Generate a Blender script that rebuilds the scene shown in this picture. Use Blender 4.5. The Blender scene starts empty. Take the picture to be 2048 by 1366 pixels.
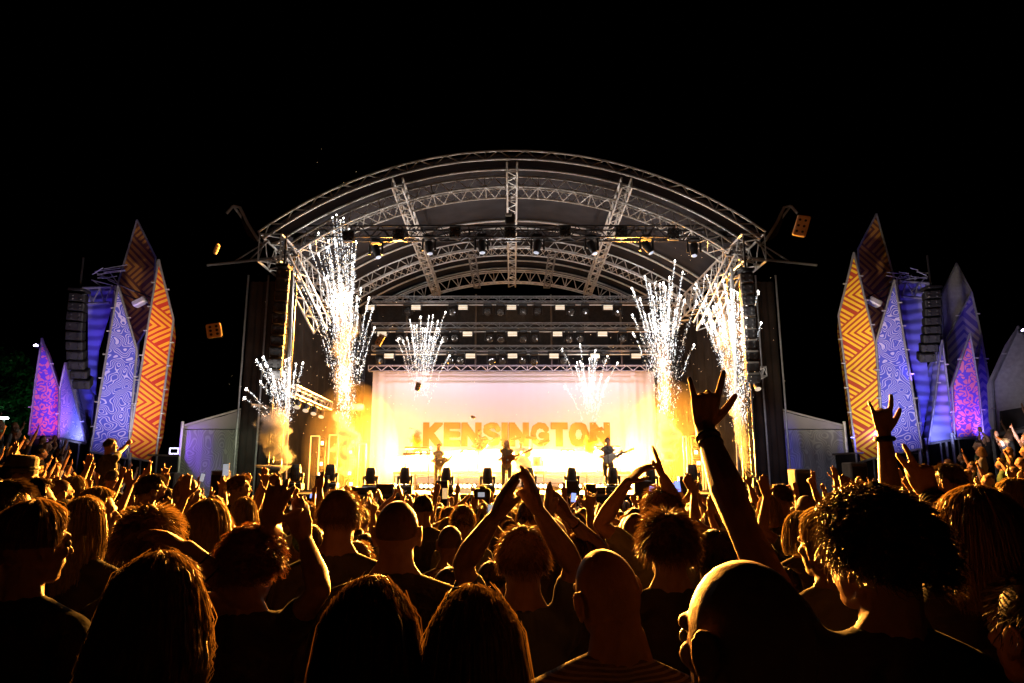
import bpy, bmesh, math, random
import numpy as np
from mathutils import Vector, Matrix, noise as mnoise

# ------------------------------------------------------------------ camera, world, exposure
SC = bpy.context.scene
COL = SC.collection
CAMH = 2.05
THETA = math.radians(10.86)
FPX = 24.0 / 36.0 * 2048.0
cam_data = bpy.data.cameras.new("camera")
cam_data.lens = 24.0
cam_data.sensor_width = 36.0
cam_data.clip_start = 0.05
cam_data.clip_end = 900.0
cam = bpy.data.objects.new("camera", cam_data)
cam.location = (0, 0, CAMH)
cam.rotation_euler = (math.radians(90) + THETA, 0, 0)
COL.objects.link(cam)
SC.camera = cam

world = bpy.data.worlds.new("World")
SC.world = world
world.use_nodes = True
wn = world.node_tree
wbg = wn.nodes["Background"]
wsky = wn.nodes.new("ShaderNodeTexSky")
wsky.sky_type = 'NISHITA'
wsky.sun_disc = False
wsky.sun_elevation = math.radians(-9)
wsky.sun_rotation = math.radians(200)
wn.links.new(wsky.outputs[0], wbg.inputs[0])
wbg.inputs[1].default_value = 0.05

vs = SC.view_settings
vs.view_transform = 'Standard'
vs.look = 'None'
vs.gamma = 1.0
vs.exposure = 0.0
vs.use_curve_mapping = False
SC.render.engine = 'CYCLES'
cy = SC.cycles
cy.use_denoising = True
cy.max_bounces = 5
cy.diffuse_bounces = 1
cy.glossy_bounces = 0
cy.transmission_bounces = 2
cy.volume_bounces = 0
cy.transparent_max_bounces = 8
cy.volume_step_rate = 1.0
cy.volume_max_steps = 128
cy.sample_clamp_indirect = 0.32
cy.caustics_reflective = False
cy.caustics_refractive = False

# ------------------------------------------------------------------ projection helpers
CT, ST = math.cos(THETA), math.sin(THETA)
def ray(px, py):
    """direction in the world of a point of the photograph (2048 x 1366), forward part along the lens = 1"""
    x = (px - 1024.0) / FPX
    u = (683.0 - py) / FPX
    return Vector((x, CT - ST * u, ST + CT * u))
CAM = Vector((0, 0, CAMH))
def P(px, py, Y):
    r = ray(px, py)
    return CAM + r * (Y / r.y)
def PD(px, py, D):
    return CAM + ray(px, py) * D
def Yfor(py, z):
    r = ray(1024, py)
    return (z - CAMH) / (r.z / r.y)

# ------------------------------------------------------------------ materials
MATS = {}
def new_mat(name):
    m = bpy.data.materials.new(name)
    m.use_nodes = True
    return m, m.node_tree.nodes, m.node_tree.links
def mat(name, col=(.5, .5, .5), rough=.6, metal=0.0, emit=None, es=0.0, var=0.0, vscale=8.0, bump=0.0, bscale=40.0, spec=.5, rnd=0.0, sheen=0.0, trans=0.0, backface=False):
    if name in MATS:
        return MATS[name]
    m, N, L = new_mat(name)
    b = N["Principled BSDF"]
    b.inputs["Base Color"].default_value = (*col, 1)
    b.inputs["Roughness"].default_value = rough
    b.inputs["Metallic"].default_value = metal
    b.inputs["Specular IOR Level"].default_value = spec
    if sheen:
        b.inputs["Sheen Weight"].default_value = sheen
    if var or bump:
        tc = N.new("ShaderNodeTexCoord")
    last = None
    if var:
        nz = N.new("ShaderNodeTexNoise")
        nz.inputs["Scale"].default_value = vscale
        nz.inputs["Detail"].default_value = 5
        L.new(tc.outputs["Object"], nz.inputs["Vector"])
        mr = N.new("ShaderNodeMapRange")
        mr.inputs[1].default_value = .3
        mr.inputs[2].default_value = .7
        mr.inputs[3].default_value = 1 - var
        mr.inputs[4].default_value = 1 + var
        L.new(nz.outputs[0], mr.inputs[0])
        hs = N.new("ShaderNodeHueSaturation")
        hs.inputs["Color"].default_value = (*col, 1)
        L.new(mr.outputs[0], hs.inputs["Value"])
        last = hs
    if rnd:
        oi = N.new("ShaderNodeObjectInfo")
        mr2 = N.new("ShaderNodeMapRange")
        mr2.inputs[3].default_value = 1 - rnd
        mr2.inputs[4].default_value = 1 + rnd
        L.new(oi.outputs["Random"], mr2.inputs[0])
        h2 = N.new("ShaderNodeHueSaturation")
        h2.inputs["Color"].default_value = (*col, 1)
        if last:
            L.new(last.outputs[0], h2.inputs["Color"])
        L.new(mr2.outputs[0], h2.inputs["Value"])
        last = h2
    if last:
        L.new(last.outputs[0], b.inputs["Base Color"])
    if bump:
        nb = N.new("ShaderNodeTexNoise")
        nb.inputs["Scale"].default_value = bscale
        nb.inputs["Detail"].default_value = 4
        L.new(tc.outputs["Object"], nb.inputs["Vector"])
        bp = N.new("ShaderNodeBump")
        bp.inputs["Strength"].default_value = bump
        bp.inputs["Distance"].default_value = .02
        L.new(nb.outputs[0], bp.inputs["Height"])
        L.new(bp.outputs[0], b.inputs["Normal"])
    if emit is not None:
        b.inputs["Emission Color"].default_value = (*emit, 1)
        b.inputs["Emission Strength"].default_value = es
        m.cycles.emission_sampling = 'NONE'
    if trans:
        out = N["Material Output"]
        tr = N.new("ShaderNodeBsdfTranslucent")
        tr.inputs[0].default_value = (*col, 1)
        mx = N.new("ShaderNodeMixShader")
        mx.inputs[0].default_value = trans
        L.new(b.outputs[0], mx.inputs[1])
        L.new(tr.outputs[0], mx.inputs[2])
        L.new(mx.outputs[0], out.inputs[0])
    MATS[name] = m
    return m

# ------------------------------------------------------------------ mesh accumulator
ORIG = {}
def V3(a):
    return np.array((a[0], a[1], a[2]), float)
def frame_of(d):
    d = d / (np.linalg.norm(d) + 1e-9)
    a = np.array((0, 0, 1.0)) if abs(d[2]) < .9 else np.array((1.0, 0, 0))
    u = np.cross(a, d); u /= np.linalg.norm(u)
    v = np.cross(d, u)
    return u, v
class MB:
    def __init__(self):
        self.v = []; self.f = []; self.m = []; self.n = 0
    def add(self, verts, faces, mi=0):
        verts = np.asarray(verts, float)
        k = self.n
        self.v.append(verts); self.n += len(verts)
        self.f.extend([tuple(i + k for i in f) for f in faces])
        self.m.extend([mi] * len(faces))
    def box(self, c, s, R=None, mi=0, taper=1.0):
        hx, hy, hz = s[0] / 2, s[1] / 2, s[2] / 2
        vs = np.array([(x * hx * (taper if z > 0 else 1), y * hy * (taper if z > 0 else 1), z * hz) for z in (-1, 1) for y in (-1, 1) for x in (-1, 1)], float)
        if R is not None:
            vs = vs @ np.array(R).T
        self.add(vs + V3(c), [(0, 2, 3, 1), (4, 5, 7, 6), (0, 1, 5, 4), (2, 6, 7, 3), (0, 4, 6, 2), (1, 3, 7, 5)], mi)
        return self
    def bbox(self, c, s, b=.01, R=None, mi=0):
        """box with chamfered edges: the 24-point chamfered box"""
        h = np.array(s) / 2.0
        b = min(b, h.min() * .9)
        pts = []; idx = {}
        for sx in (-1, 1):
            for sy in (-1, 1):
                for sz in (-1, 1):
                    sg = np.array((sx, sy, sz))
                    for ax in range(3):
                        p = sg * (h - b); p[ax] = sg[ax] * h[ax]
                        idx[(sx, sy, sz, ax)] = len(pts); pts.append(p)
        fs = []
        for ax in range(3):
            a, c2 = [k for k in range(3) if k != ax]
            for s0 in (-1, 1):
                q = []
                for (p1, p2) in ((-1, -1), (1, -1), (1, 1), (-1, 1)):
                    k = [0, 0, 0]; k[ax] = s0; k[a] = p1; k[c2] = p2
                    q.append(idx[(*k, ax)])
                fs.append(tuple(q))
        for ax in range(3):
            a, c2 = [k for k in range(3) if k != ax]
            for p1 in (-1, 1):
                for p2 in (-1, 1):
                    k0 = [0, 0, 0]; k0[a] = p1; k0[c2] = p2; k0[ax] = -1
                    k1 = list(k0); k1[ax] = 1
                    fs.append((idx[(*k0, a)], idx[(*k0, c2)], idx[(*k1, c2)], idx[(*k1, a)]))
        for sx in (-1, 1):
            for sy in (-1, 1):
                for sz in (-1, 1):
                    fs.append(tuple(idx[(sx, sy, sz, ax)] for ax in range(3)))
        pts = np.array(pts)
        if R is not None:
            pts = pts @ np.array(R).T
        self.add(pts + V3(c), fs, mi)
        return self
    def tube(self, p0, p1, r0, r1=None, n=6, mi=0, caps=True):
        p0, p1 = V3(p0), V3(p1)
        r1 = r0 if r1 is None else r1
        u, v = frame_of(p1 - p0)
        a = np.arange(n) * 2 * math.pi / n
        ring = np.outer(np.cos(a), u) + np.outer(np.sin(a), v)
        fs = [(i, (i + 1) % n, n + (i + 1) % n, n + i) for i in range(n)]
        if caps:
            fs += [tuple(range(n))[::-1], tuple(range(n, 2 * n))]
        self.add(np.vstack([p0 + ring * r0, p1 + ring * r1]), fs, mi)
        return self
    def path(self, pts, r, n=6, mi=0, closed=False):
        pts = [V3(p) for p in pts]
        m = len(pts)
        rs = r if hasattr(r, '__len__') else [r] * m
        a = np.arange(n) * 2 * math.pi / n
        vs = []
        u = None
        for i in range(m):
            if closed:
                d = pts[(i + 1) % m] - pts[i - 1]
            else:
                d = pts[min(i + 1, m - 1)] - pts[max(i - 1, 0)]
            d = d / (np.linalg.norm(d) + 1e-9)
            if u is None:
                u, v = frame_of(d)
            else:
                u = u - d * np.dot(u, d); u /= (np.linalg.norm(u) + 1e-9); v = np.cross(d, u)
            vs.append(pts[i] + (np.outer(np.cos(a), u) + np.outer(np.sin(a), v)) * rs[i])
        fs = []
        for i in range(m if closed else m - 1):
            j = (i + 1) % m
            for k in range(n):
                fs.append((i * n + k, i * n + (k + 1) % n, j * n + (k + 1) % n, j * n + k))
        if not closed:
            fs += [tuple(range(n))[::-1], tuple(range((m - 1) * n, m * n))]
        self.add(np.vstack(vs), fs, mi)
        return self
    def ell(self, c, r, R=None, nu=12, nv=8, mi=0):
        r = (r, r, r) if not hasattr(r, '__len__') else r
        vs = [(0, 0, -1)]
        for j in range(1, nv):
            t = -math.pi / 2 + math.pi * j / nv
            for i in range(nu):
                a = 2 * math.pi * i / nu
                vs.append((math.cos(t) * math.cos(a), math.cos(t) * math.sin(a), math.sin(t)))
        vs.append((0, 0, 1))
        fs = [(0, 1 + (i + 1) % nu, 1 + i) for i in range(nu)]
        for j in range(nv - 2):
            for i in range(nu):
                a = 1 + j * nu; b = a + nu
                fs.append((a + i, a + (i + 1) % nu, b + (i + 1) % nu, b + i))
        t = len(vs) - 1; a = 1 + (nv - 2) * nu
        fs += [(a + i, a + (i + 1) % nu, t) for i in range(nu)]
        vs = np.array(vs) * np.array(r, float)
        if R is not None:
            vs = vs @ np.array(R).T
        self.add(vs + V3(c), fs, mi)
        return self
    def cap(self, p0, p1, r0, r1, n=10, h=3):
        """tapered capsule"""
        p0, p1 = V3(p0), V3(p1)
        d = p1 - p0; L = np.linalg.norm(d)
        if L < 1e-5:
            return self.ell(p0, r0)
        d /= L
        u, v = frame_of(d)
        a = np.arange(n) * 2 * math.pi / n
        ring = np.outer(np.cos(a), u) + np.outer(np.sin(a), v)
        vs = [p0 - d * r0]
        for k in range(1, h + 1):
            t = math.pi / 2 * k / h
            vs.extend(p0 - d * r0 * math.cos(t) + ring * r0 * math.sin(t))
        for k in range(h, 0, -1):
            t = math.pi / 2 * k / h
            vs.extend(p1 + d * r1 * math.cos(t) + ring * r1 * math.sin(t))
        vs.append(p1 + d * r1)
        fs = [(0, 1 + (i + 1) % n, 1 + i) for i in range(n)]
        for j in range(2 * h - 1):
            for i in range(n):
                A = 1 + j * n; B = A + n
                fs.append((A + i, A + (i + 1) % n, B + (i + 1) % n, B + i))
        t = len(vs) - 1; A = 1 + (2 * h - 1) * n
        fs += [(A + i, A + (i + 1) % n, t) for i in range(n)]
        self.add(np.array(vs), fs)
        return self
    def prism(self, poly, off, mi=0):
        """polygon (list of 3D points) pushed along off"""
        p = np.array([V3(q) for q in poly]); n = len(p)
        off = V3(off)
        fs = [tuple(range(n)), tuple(range(2 * n - 1, n - 1, -1))]
        fs += [(i, n + i, n + (i + 1) % n, (i + 1) % n) for i in range(n)]
        self.add(np.vstack([p, p + off]), fs, mi)
        return self
    def lathe(self, c, prof, n=16, R=None, mi=0):
        vs = []
        for (r, z) in prof:
            for i in range(n):
                a = 2 * math.pi * i / n
                vs.append((r * math.cos(a), r * math.sin(a), z))
        vs = np.array(vs, float)
        if R is not None:
            vs = vs @ np.array(R).T
        m = len(prof)
        fs = [(j * n + i, j * n + (i + 1) % n, (j + 1) * n + (i + 1) % n, (j + 1) * n + i) for j in range(m - 1) for i in range(n)]
        fs += [tuple(range(n))[::-1], tuple(range((m - 1) * n, m * n))]
        self.add(vs + V3(c), fs, mi)
        return self
    def mesh(self, name, mats, o=(0, 0, 0), smooth=False, fixn=True):
        me = bpy.data.meshes.new(name)
        if self.n:
            vv = np.vstack(self.v) - V3(o)
            me.from_pydata(vv.tolist(), [], self.f)
        for m in (mats if isinstance(mats, (list, tuple)) else [mats]):
            me.materials.append(m)
        if isinstance(mats, (list, tuple)) and len(mats) > 1:
            me.polygons.foreach_set("material_index", self.m)
        if fixn and self.n and self.n < 60000:
            bm = bmesh.new(); bm.from_mesh(me)
            bmesh.ops.recalc_face_normals(bm, faces=bm.faces)
            bm.to_mesh(me); bm.free()
        if smooth:
            me.shade_smooth()
        me.update()
        return me
    def build(self, name, mats, parent=None, smooth=False, fixn=True, o=None):
        o = o if o is not None else (ORIG.get(parent.name, (0, 0, 0)) if parent else (0, 0, 0))
        me = self.mesh(name, mats, o, smooth, fixn)
        ob = bpy.data.objects.new(name, me)
        COL.objects.link(ob)
        if parent:
            ob.parent = parent
            ORIG[ob.name] = o
        else:
            ob.location = V3(o)
            ORIG[ob.name] = V3(o)
        return ob
def tag(o, label, cat, group=None, kind=None):
    o['label'] = label; o['category'] = cat
    if group: o['group'] = group
    if kind: o['kind'] = kind
    return o
def thing(name, label, cat, loc=(0, 0, 0), group=None):
    o = bpy.data.objects.new(name, None)
    COL.objects.link(o)
    o.location = V3(loc)
    o.empty_display_size = .2
    ORIG[o.name] = V3(loc)
    return tag(o, label, cat, group)
def setting(o):
    o['kind'] = 'structure'; return o
def stuff(o):
    o['kind'] = 'stuff'; return o
def copy_tree(src, loc=None, rz=0.0, sc=1.0, label=None, parent=None, matmap=None):
    c = src.copy(); COL.objects.link(c)
    if parent is None:
        if loc is not None: c.location = V3(loc)
        c.rotation_euler = (0, 0, rz); c.scale = (sc, sc, sc)
        if label: c['label'] = label
        ORIG[c.name] = V3(c.location)
    else:
        c.parent = parent
    for ch in KIDS.get(src.name, ()):
        copy_tree(ch, parent=c)
    return c
KIDS = {}
LK = 1.0
def index_kids(root):
    for o in [root] + list(root.children_recursive):
        KIDS[o.name] = list(o.children)
def lamp(name, kind, loc, energy, col, size=.2, to=None, spot=None, blend=.5, parent=None, spread=None, sy=None):
    d = bpy.data.lights.new(name, kind)
    d.energy = energy * LK; d.color = col
    if kind == 'AREA':
        d.size = size
        if sy: d.shape = 'RECTANGLE'; d.size_y = sy
        if spread: d.spread = math.radians(spread)
    else:
        d.shadow_soft_size = size
    if kind == 'SPOT':
        d.spot_size = math.radians(spot or 60); d.spot_blend = blend
    o = bpy.data.objects.new(name, d)
    COL.objects.link(o)
    o.location = V3(loc)
    if to is not None:
        dv = Vector(to) - Vector(loc)
        o.rotation_euler = dv.to_track_quat('-Z', 'Y').to_euler()
    return o
def rotz(a):
    c, s = math.cos(a), math.sin(a)
    return np.array(((c, -s, 0), (s, c, 0), (0, 0, 1)))
def rotx(a):
    c, s = math.cos(a), math.sin(a)
    return np.array(((1, 0, 0), (0, c, -s), (0, s, c)))
def roty(a):
    c, s = math.cos(a), math.sin(a)
    return np.array(((c, 0, s), (0, 1, 0), (-s, 0, c)))

def truss(frames, w, h, r, rb, faces='fbtk', bay=1, chords_only=False):
    """box truss through frames (centre, u, v); faces: f = -u side, k = +u side, b = -v side, t = +v side"""
    ch, br = MB(), MB()
    C = {}
    for key, su, sv in (('a', -1, -1), ('b', -1, 1), ('c', 1, -1), ('d', 1, 1)):
        C[key] = [V3(c) + V3(u) * su * w / 2 + V3(v) * sv * h / 2 for c, u, v in frames]
        ch.path(C[key], r, n=6)
    pr = {'f': ('a', 'b'), 'k': ('c', 'd'), 'b': ('a', 'c'), 't': ('b', 'd')}
    for f in faces:
        A, B = C[pr[f][0]], C[pr[f][1]]
        for i in range(0, len(A) - bay, bay):
            k = (i // bay) % 2
            p, q = (A[i], B[i + bay]) if k == 0 else (B[i], A[i + bay])
            br.tube(p, q, rb, n=4, caps=False)
        for i in range(0, len(A), bay * 6):
            br.tube(A[i], B[i], rb, n=4, caps=False)
    return ch, br
def line_frames(p0, p1, n, u=None):
    p0, p1 = V3(p0), V3(p1)
    d = p1 - p0; d /= np.linalg.norm(d)
    if u is None:
        u, v = frame_of(d)
    else:
        u = V3(u); u = u - d * np.dot(u, d); u /= np.linalg.norm(u); v = np.cross(d, u)
        if v[2] < 0: v = -v
    return [(p0 + (p1 - p0) * i / n, u, v) for i in range(n + 1)]

def glight(x):
    return x
# ground height: the lawn rises to both sides like a shallow bowl
def sstep(a, b, x):
    t = min(1, max(0, (x - a) / (b - a))); return t * t * (3 - 2 * t)
def GZ(x, y):
    g = sstep(0, 3, y)
    dip = -.60 * sstep(3, 19, y) * (1 - sstep(8, 16, abs(x)))
    return dip + 2.7 * sstep(6.0, 20.0, abs(x)) * sstep(2, 14, y) + .2 * sstep(1.2, 5, abs(x)) * g * (1 - sstep(8, 16, y))
# ================================================================== ground
rng = random.Random(7)
M_GROUND = mat("trodden_grass", (.022, .022, .014), .95, spec=.1, var=.4, vscale=3, bump=.5, bscale=20)
g = MB()
xs = np.concatenate([np.linspace(-400, -60, 8), np.linspace(-50, 50, 61), np.linspace(60, 400, 8)])
ys = np.concatenate([np.linspace(-60, -5, 6), np.linspace(-4, 60, 45), np.linspace(80, 600, 8)])
vv = []
for y in ys:
    for x in xs:
        k = 1 - sstep(40, 90, max(abs(x), y))
        vv.append((x, y, GZ(x, y) * k + .03 * mnoise.noise(Vector((x * .3, y * .3, 0)))))
nx = len(xs)
g.add(vv, [(j * nx + i, j * nx + i + 1, (j + 1) * nx + i + 1, (j + 1) * nx + i) for j in range(len(ys) - 1) for i in range(nx - 1)])
setting(g.build("ground", M_GROUND, smooth=True))

# ================================================================== stage
M_ALU = mat("aluminium_tube", (.74, .71, .68), .38, metal=.35, var=.15, vscale=3)
M_ALUD = mat("dull_steel_tube", (.28, .28, .29), .5, metal=.4, var=.2)
M_BLACK = mat("black_paint", (.018, .018, .02), .5, var=.3)
M_BLACKM = mat("black_steel", (.05, .05, .055), .4, metal=.6, var=.2)
M_DECK = mat("black_plywood_deck", (.06, .055, .05), .55, var=.35, vscale=4)
M_CANOPY = mat("grey_canopy_fabric", (.030, .033, .042), .85, spec=.08, var=.25, vscale=1.3, bump=.4, bscale=2.5)
M_CANOPYB = mat("black_canopy_fabric", (.004, .004, .005), .95, spec=.0)
M_SCRIM = mat("black_scrim_cloth", (.014, .013, .013), .9, spec=.08, var=.4, vscale=1.5, bump=.6, bscale=3)
M_CASE = mat("flight_case_ply", (.10, .085, .07), .6, var=.2)
DZ = 1.38          # stage deck height
SY = 22.0          # front edge of the stage
stage = thing("concert_stage", "large concert stage with arched truss roof, grey canopy and black deck, lit golden by pyrotechnics", "stage", (0, SY, 0))

YF = 21.0
ap = P(1021, 306, YF)
le = P(521, 468, YF)
CW = 8.15
RISE = ap.z - le.z
RAD = (CW ** 2 + RISE ** 2) / (2 * RISE)
ZC = ap.z - RAD
A0 = math.asin(CW / RAD)
def arc(Y, dr=0.0, n=64, lim=1.0):
    out = []
    for i in range(n + 1):
        a = -A0 * lim + 2 * A0 * lim * i / n
        out.append(((RAD + dr) * math.sin(a), Y, ZC + (RAD + dr) * math.cos(a)))
    return out
def arc_frames(Y, dr, n, lim=1.0):
    out = []
    for i in range(n + 1):
        a = -A0 * lim + 2 * A0 * lim * i / n
        nrm = np.array((math.sin(a), 0, math.cos(a)))
        out.append((nrm * (RAD + dr) + np.array((0, Y, ZC)), np.array((0, 1.0, 0)), nrm))
    return out
def add_truss(name, frames, w, h, r, rb, faces, m=M_ALU, bay=1, parent=stage):
    ch, br = truss(frames, w, h, r, rb, faces, bay)
    t = ch.build(name, m, parent)
    b = br.build("bracing", m, t); stuff(b)
    return t
Z1 = ap.z
YA2 = Yfor(352, Z1 - .25); YA3 = Yfor(478, Z1 - .3); YA4 = Yfor(541, Z1 - .3)
add_truss("arched_truss", arc_frames(YF + .02, -.05, 40), .02, .30, .032, .020, 'f')
add_truss("arched_truss", arc_frames(YA2 + .5, -.45, 54, .99), 1.0, .36, .034, .018, 'fbk')
add_truss("arched_truss", arc_frames(YA3 + .5, -.5, 54, .99), 1.0, .42, .034, .020, 'fbk')
add_truss("arched_truss", arc_frames(YA4 + .25, -.55, 54, .99), .3, .6, .036, .020, 'fb')
for x in (-3.78, 0, 3.78):
    zz = ZC + math.sqrt(RAD ** 2 - x * x)
    add_truss("ridge_truss" if x == 0 else "purlin_truss", line_frames((x, YF + .1, zz - .45), (x, YA4, zz - 1.0), 34, (1, 0, 0)), .34, .34, .032, .017, 'fbk')
for x in (-1.75, 1.75):
    zz = ZC + math.sqrt(RAD ** 2 - x * x)
    add_truss("ladder_truss", line_frames((x, YA3 - .3, zz - .95), (x, YA4 - .2, zz - 1.1), 12, (1, 0, 0)), .30, .1, .03, .022, 'b', M_ALUD)
for s in (-1, 1):
    add_truss("eaves_truss", line_frames((s * (CW - .35), YF, le.z - .45), (s * (CW - .35), YA4 + .3, le.z - .45), 26, (0, 0, 1)), .9, .7, .04, .022, 'fbtk')
    # diagonal knee from eaves down and inwards
    add_truss("knee_truss", line_frames((s * (CW - .7), YF + .3, le.z - .5), (s * (CW - 1.5), YF + 2.4, le.z - 2.6), 8, (1, 0, 0)), .5, .5, .035, .02, 'fbk')
    for yy in (YF + .8, YA4 - .6):
        add_truss("corner_tower", line_frames((s * (CW - .75), yy, 0), (s * (CW - .75), yy, le.z - .4), 24, (1, 0, 0)), .40, .40, .03, .016, 'fbtk', M_BLACKM)
    b = MB()
    b.path([(s * (CW + .1), YF + .2, le.z - .15), (s * (CW + .5), YF + .2, le.z + .45), (s * (CW + .75), YF + .1, le.z + .95), (s * (CW + .95), YF + .05, le.z + .98)], .05, n=6)
    b.path([(s * (CW + .1), YF + .6, le.z - .15), (s * (CW + .6), YF + .6, le.z + .3), (s * (CW + .8), YF + .5, le.z + .72), (s * (CW + .95), YF + .05, le.z + .98)], .04, n=6)
    b.tube((s * (CW + .95), YF + .05, le.z + .98), (s * (CW + 1.15), YF + .05, le.z + .72), .045)
    o = b.build("outrigger_arm", M_ALU, stage)
    b = MB()
    q = [(s * (CW + .12), YF + .25, le.z - .2), (s * (CW + .5), YF + .25, le.z + .4), (s * (CW + .75), YF + .2, le.z + .88), (s * (CW + .8), YF + .45, le.z + .60), (s * (CW + .6), YF + .5, le.z + .15)]
    b.prism(q, (0, .02, -.03))
    b.build("rain_flap", M_SCRIM, stage)
    b = MB()
    b.tube((s * (CW - 1.2), YF + .3, le.z - .62), (s * (CW + 1.75), YF + .3, le.z - .95), .045)
    b.tube((s * (CW + .9), YF + .3, le.z - .85), (s * (CW - .2), YF + .3, le.z - .1), .025)
    b.tube((s * (CW + .4), YF + .3, le.z - .8), (s * (CW - .2), YF + .3, le.z - .1), .025)
    b.build("side_boom", M_ALUD, stage)
# canopy skins and their aluminium seams
def canopy(name, Y0, Y1, dr, m, lim=1.0, sag=0.0, n=48, k=8):
    b = MB(); vs = []
    for j in range(k + 1):
        t = j / k
        d = dr - sag * math.sin(math.pi * t)
        vs += arc(Y0 + (Y1 - Y0) * t, d, n, lim)
    top = [(x, y, z + .03) for x, y, z in vs]
    N0 = len(vs)
    fs = [(j * (n + 1) + i, j * (n + 1) + i + 1, (j + 1) * (n + 1) + i + 1, (j + 1) * (n + 1) + i) for j in range(k) for i in range(n)]
    b.add(np.array(vs + top), fs + [tuple(N0 + q for q in f)[::-1] for f in fs])
    return b.build(name, m, stage, smooth=True, fixn=False)
seams = [YF - .05, Yfor(328, Z1 + .25), Yfor(431, Z1 + .3), Yfor(446, Z1 + .3), Yfor(512, Z1 + .3), Yfor(527, Z1 + .3), YA4 + 1.0]
canopy("canopy_valance", YF + .2, seams[1] - .12, .05, M_CANOPYB, 1.01)
canopy("canopy_sheet", seams[1] - .12, seams[2], .2, M_CANOPY, 1.0, .12)
canopy("canopy_sheet", seams[2], seams[4], .2, M_CANOPY, 1.0, .10)
canopy("canopy_sheet", seams[4], seams[6], .2, M_CANOPY, 1.0, .1)
for yy in seams[1:6]:
    MB().path(arc(yy, .06, 60), .045, n=6).build("canopy_rib", M_ALU, stage, smooth=True)
# side walls of black scrim, back wall
for s in (-1, 1):
    b = MB()
    n = 40
    pts = []
    for i in range(n + 1):
        y = YF + 1.2 + (YA4 - YF) * i / n
        x = s * (CW - .3 + .06 * math.sin(i * 1.9) + .03 * math.sin(i * 4.3))
        pts.append((x, y))
    vs = [(x, y, z) for z in (.1, 3.2, 6.4, le.z - .6) for x, y in pts]
    vs += [(x + s * .03, y, z) for z in (.1, 3.2, 6.4, le.z - .6) for x, y in pts]
    K = n + 1
    fs = [(j * K + i, j * K + i + 1, (j + 1) * K + i + 1, (j + 1) * K + i) for j in range(3) for i in range(n)]
    b.add(vs, fs + [tuple(4 * K + q for q in f)[::-1] for f in fs])
    b.build("side_scrim", M_SCRIM, stage, smooth=True, fixn=False)
    # wing scrim facing the audience beside the tower
    b = MB()
    n = 16
    x0, x1 = CW - .35, CW + .75
    vs = []
    for z in (GZ(8, 22), 4, 7.5 , le.z - 1.2):
        for i in range(n + 1):
            vs.append((s * (x0 + (x1 - x0) * i / n), YF + 1.4 + .05 * math.sin(i * 2.1), z))
    vs2 = [(x, y + .03, z) for x, y, z in vs]
    K = n + 1
    fs = [(j * K + i, j * K + i + 1, (j + 1) * K + i + 1, (j + 1) * K + i) for j in range(3) for i in range(n)]
    b.add(vs + vs2, fs + [tuple(4 * K + q for q in f)[::-1] for f in fs])
    b.build("wing_scrim", M_SCRIM, stage, smooth=True, fixn=False)
    for k, xo in enumerate((CW - .32, CW + .1, CW + .78)):
        MB().tube((s * xo, YF + 1.3, 0), (s * xo, YF + 1.3, le.z - 1.0), .03).build("scaffold_pole", M_ALUD, stage)
    MB().tube((s * (CW - 1.15), YF + .55, 1.0), (s * (CW - 1.0), YF + .4, le.z - 1.0), .06, n=8).build("stay_pole", M_ALU, stage)
# back cloth
def cloth_wall(name, x0, x1, z0, z1, Y, m, parent, amp=.05, freq=5.0, n=120, k=10, thick=.02, gather=None):
    b = MB(); vs = []
    for j in range(k + 1):
        t = j / k
        for i in range(n + 1):
            s = i / n
            x = x0 + (x1 - x0) * s
            a = amp * (gather(s, t) if gather else 1)
            y = Y + a * (math.sin(x * freq + .7 * math.sin(t * 3)) * .6 + math.sin(x * freq * 2.3 + 1.3 + t) * .4)
            vs.append((x, y, z0 + (z1 - z0) * t))
    K = n + 1
    vs2 = [(x, y + thick, z) for x, y, z in vs]
    N0 = len(vs)
    fs = [(j * K + i, j * K + i + 1, (j + 1) * K + i + 1, (j + 1) * K + i) for j in range(k) for i in range(n)]
    b.add(vs + vs2, fs + [tuple(N0 + q for q in f)[::-1] for f in fs])
    return b.build(name, m, parent, smooth=True, fixn=False)
cloth_wall("back_curtain", -7.5, 7.5, DZ, 10.4, YA4 - .3, mat("black_stage_curtain", (.022, .02, .02), .9, var=.3), stage, .07, 6)
# deck and fascia
b = MB(); b.box((0, (SY + YA4) / 2, DZ - .06), (15.2, YA4 - SY, .12)); b.build("deck", M_DECK, stage)
fa = MB(); fa.box((0, SY + .05, (DZ - .12) / 2), (15.2, .06, DZ - .14)); fa.build("fascia", M_BLACK, stage)
for i in range(8):
    MB().bbox((-6.6 + i * 1.9, SY + .005, DZ - .45), (1.82, .03, .75), .01).build("fascia_panel", M_SCRIM, stage)

# riser
riser = thing("drum_riser", "long low platform carrying the drum kit, its front grille glowing white hot", "riser", (0, 27.4, DZ))
rx0, rx1 = P(786, 944, 27.6).x, P(1262, 944, 27.6).x
RZ = P(1024, 943, 27.6).z
M_HOT = mat("warm_lit_panel", (.9, .8, .6), .8, emit=(1, .72, .30), es=2.2)
M_STEEL = mat("galvanised_steel", (.45, .45, .45), .4, metal=.6)
b = MB(); b.bbox(((rx0 + rx1) / 2, 29.0, RZ - .05), (rx1 - rx0, 2.8, .1), .015); b.build("platform", M_DECK, riser)
for i in range(12):
    x = rx0 + .05 + (rx1 - rx0 - .1) * i / 11
    MB().tube((x, 27.65, DZ), (x, 27.65, RZ - .1), .035).build("leg", M_STEEL, riser)
for z in (DZ + .25, DZ + .5):
    MB().tube((rx0, 27.66, z), (rx1, 27.66, z), .022).build("rail", M_STEEL, riser)

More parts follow.
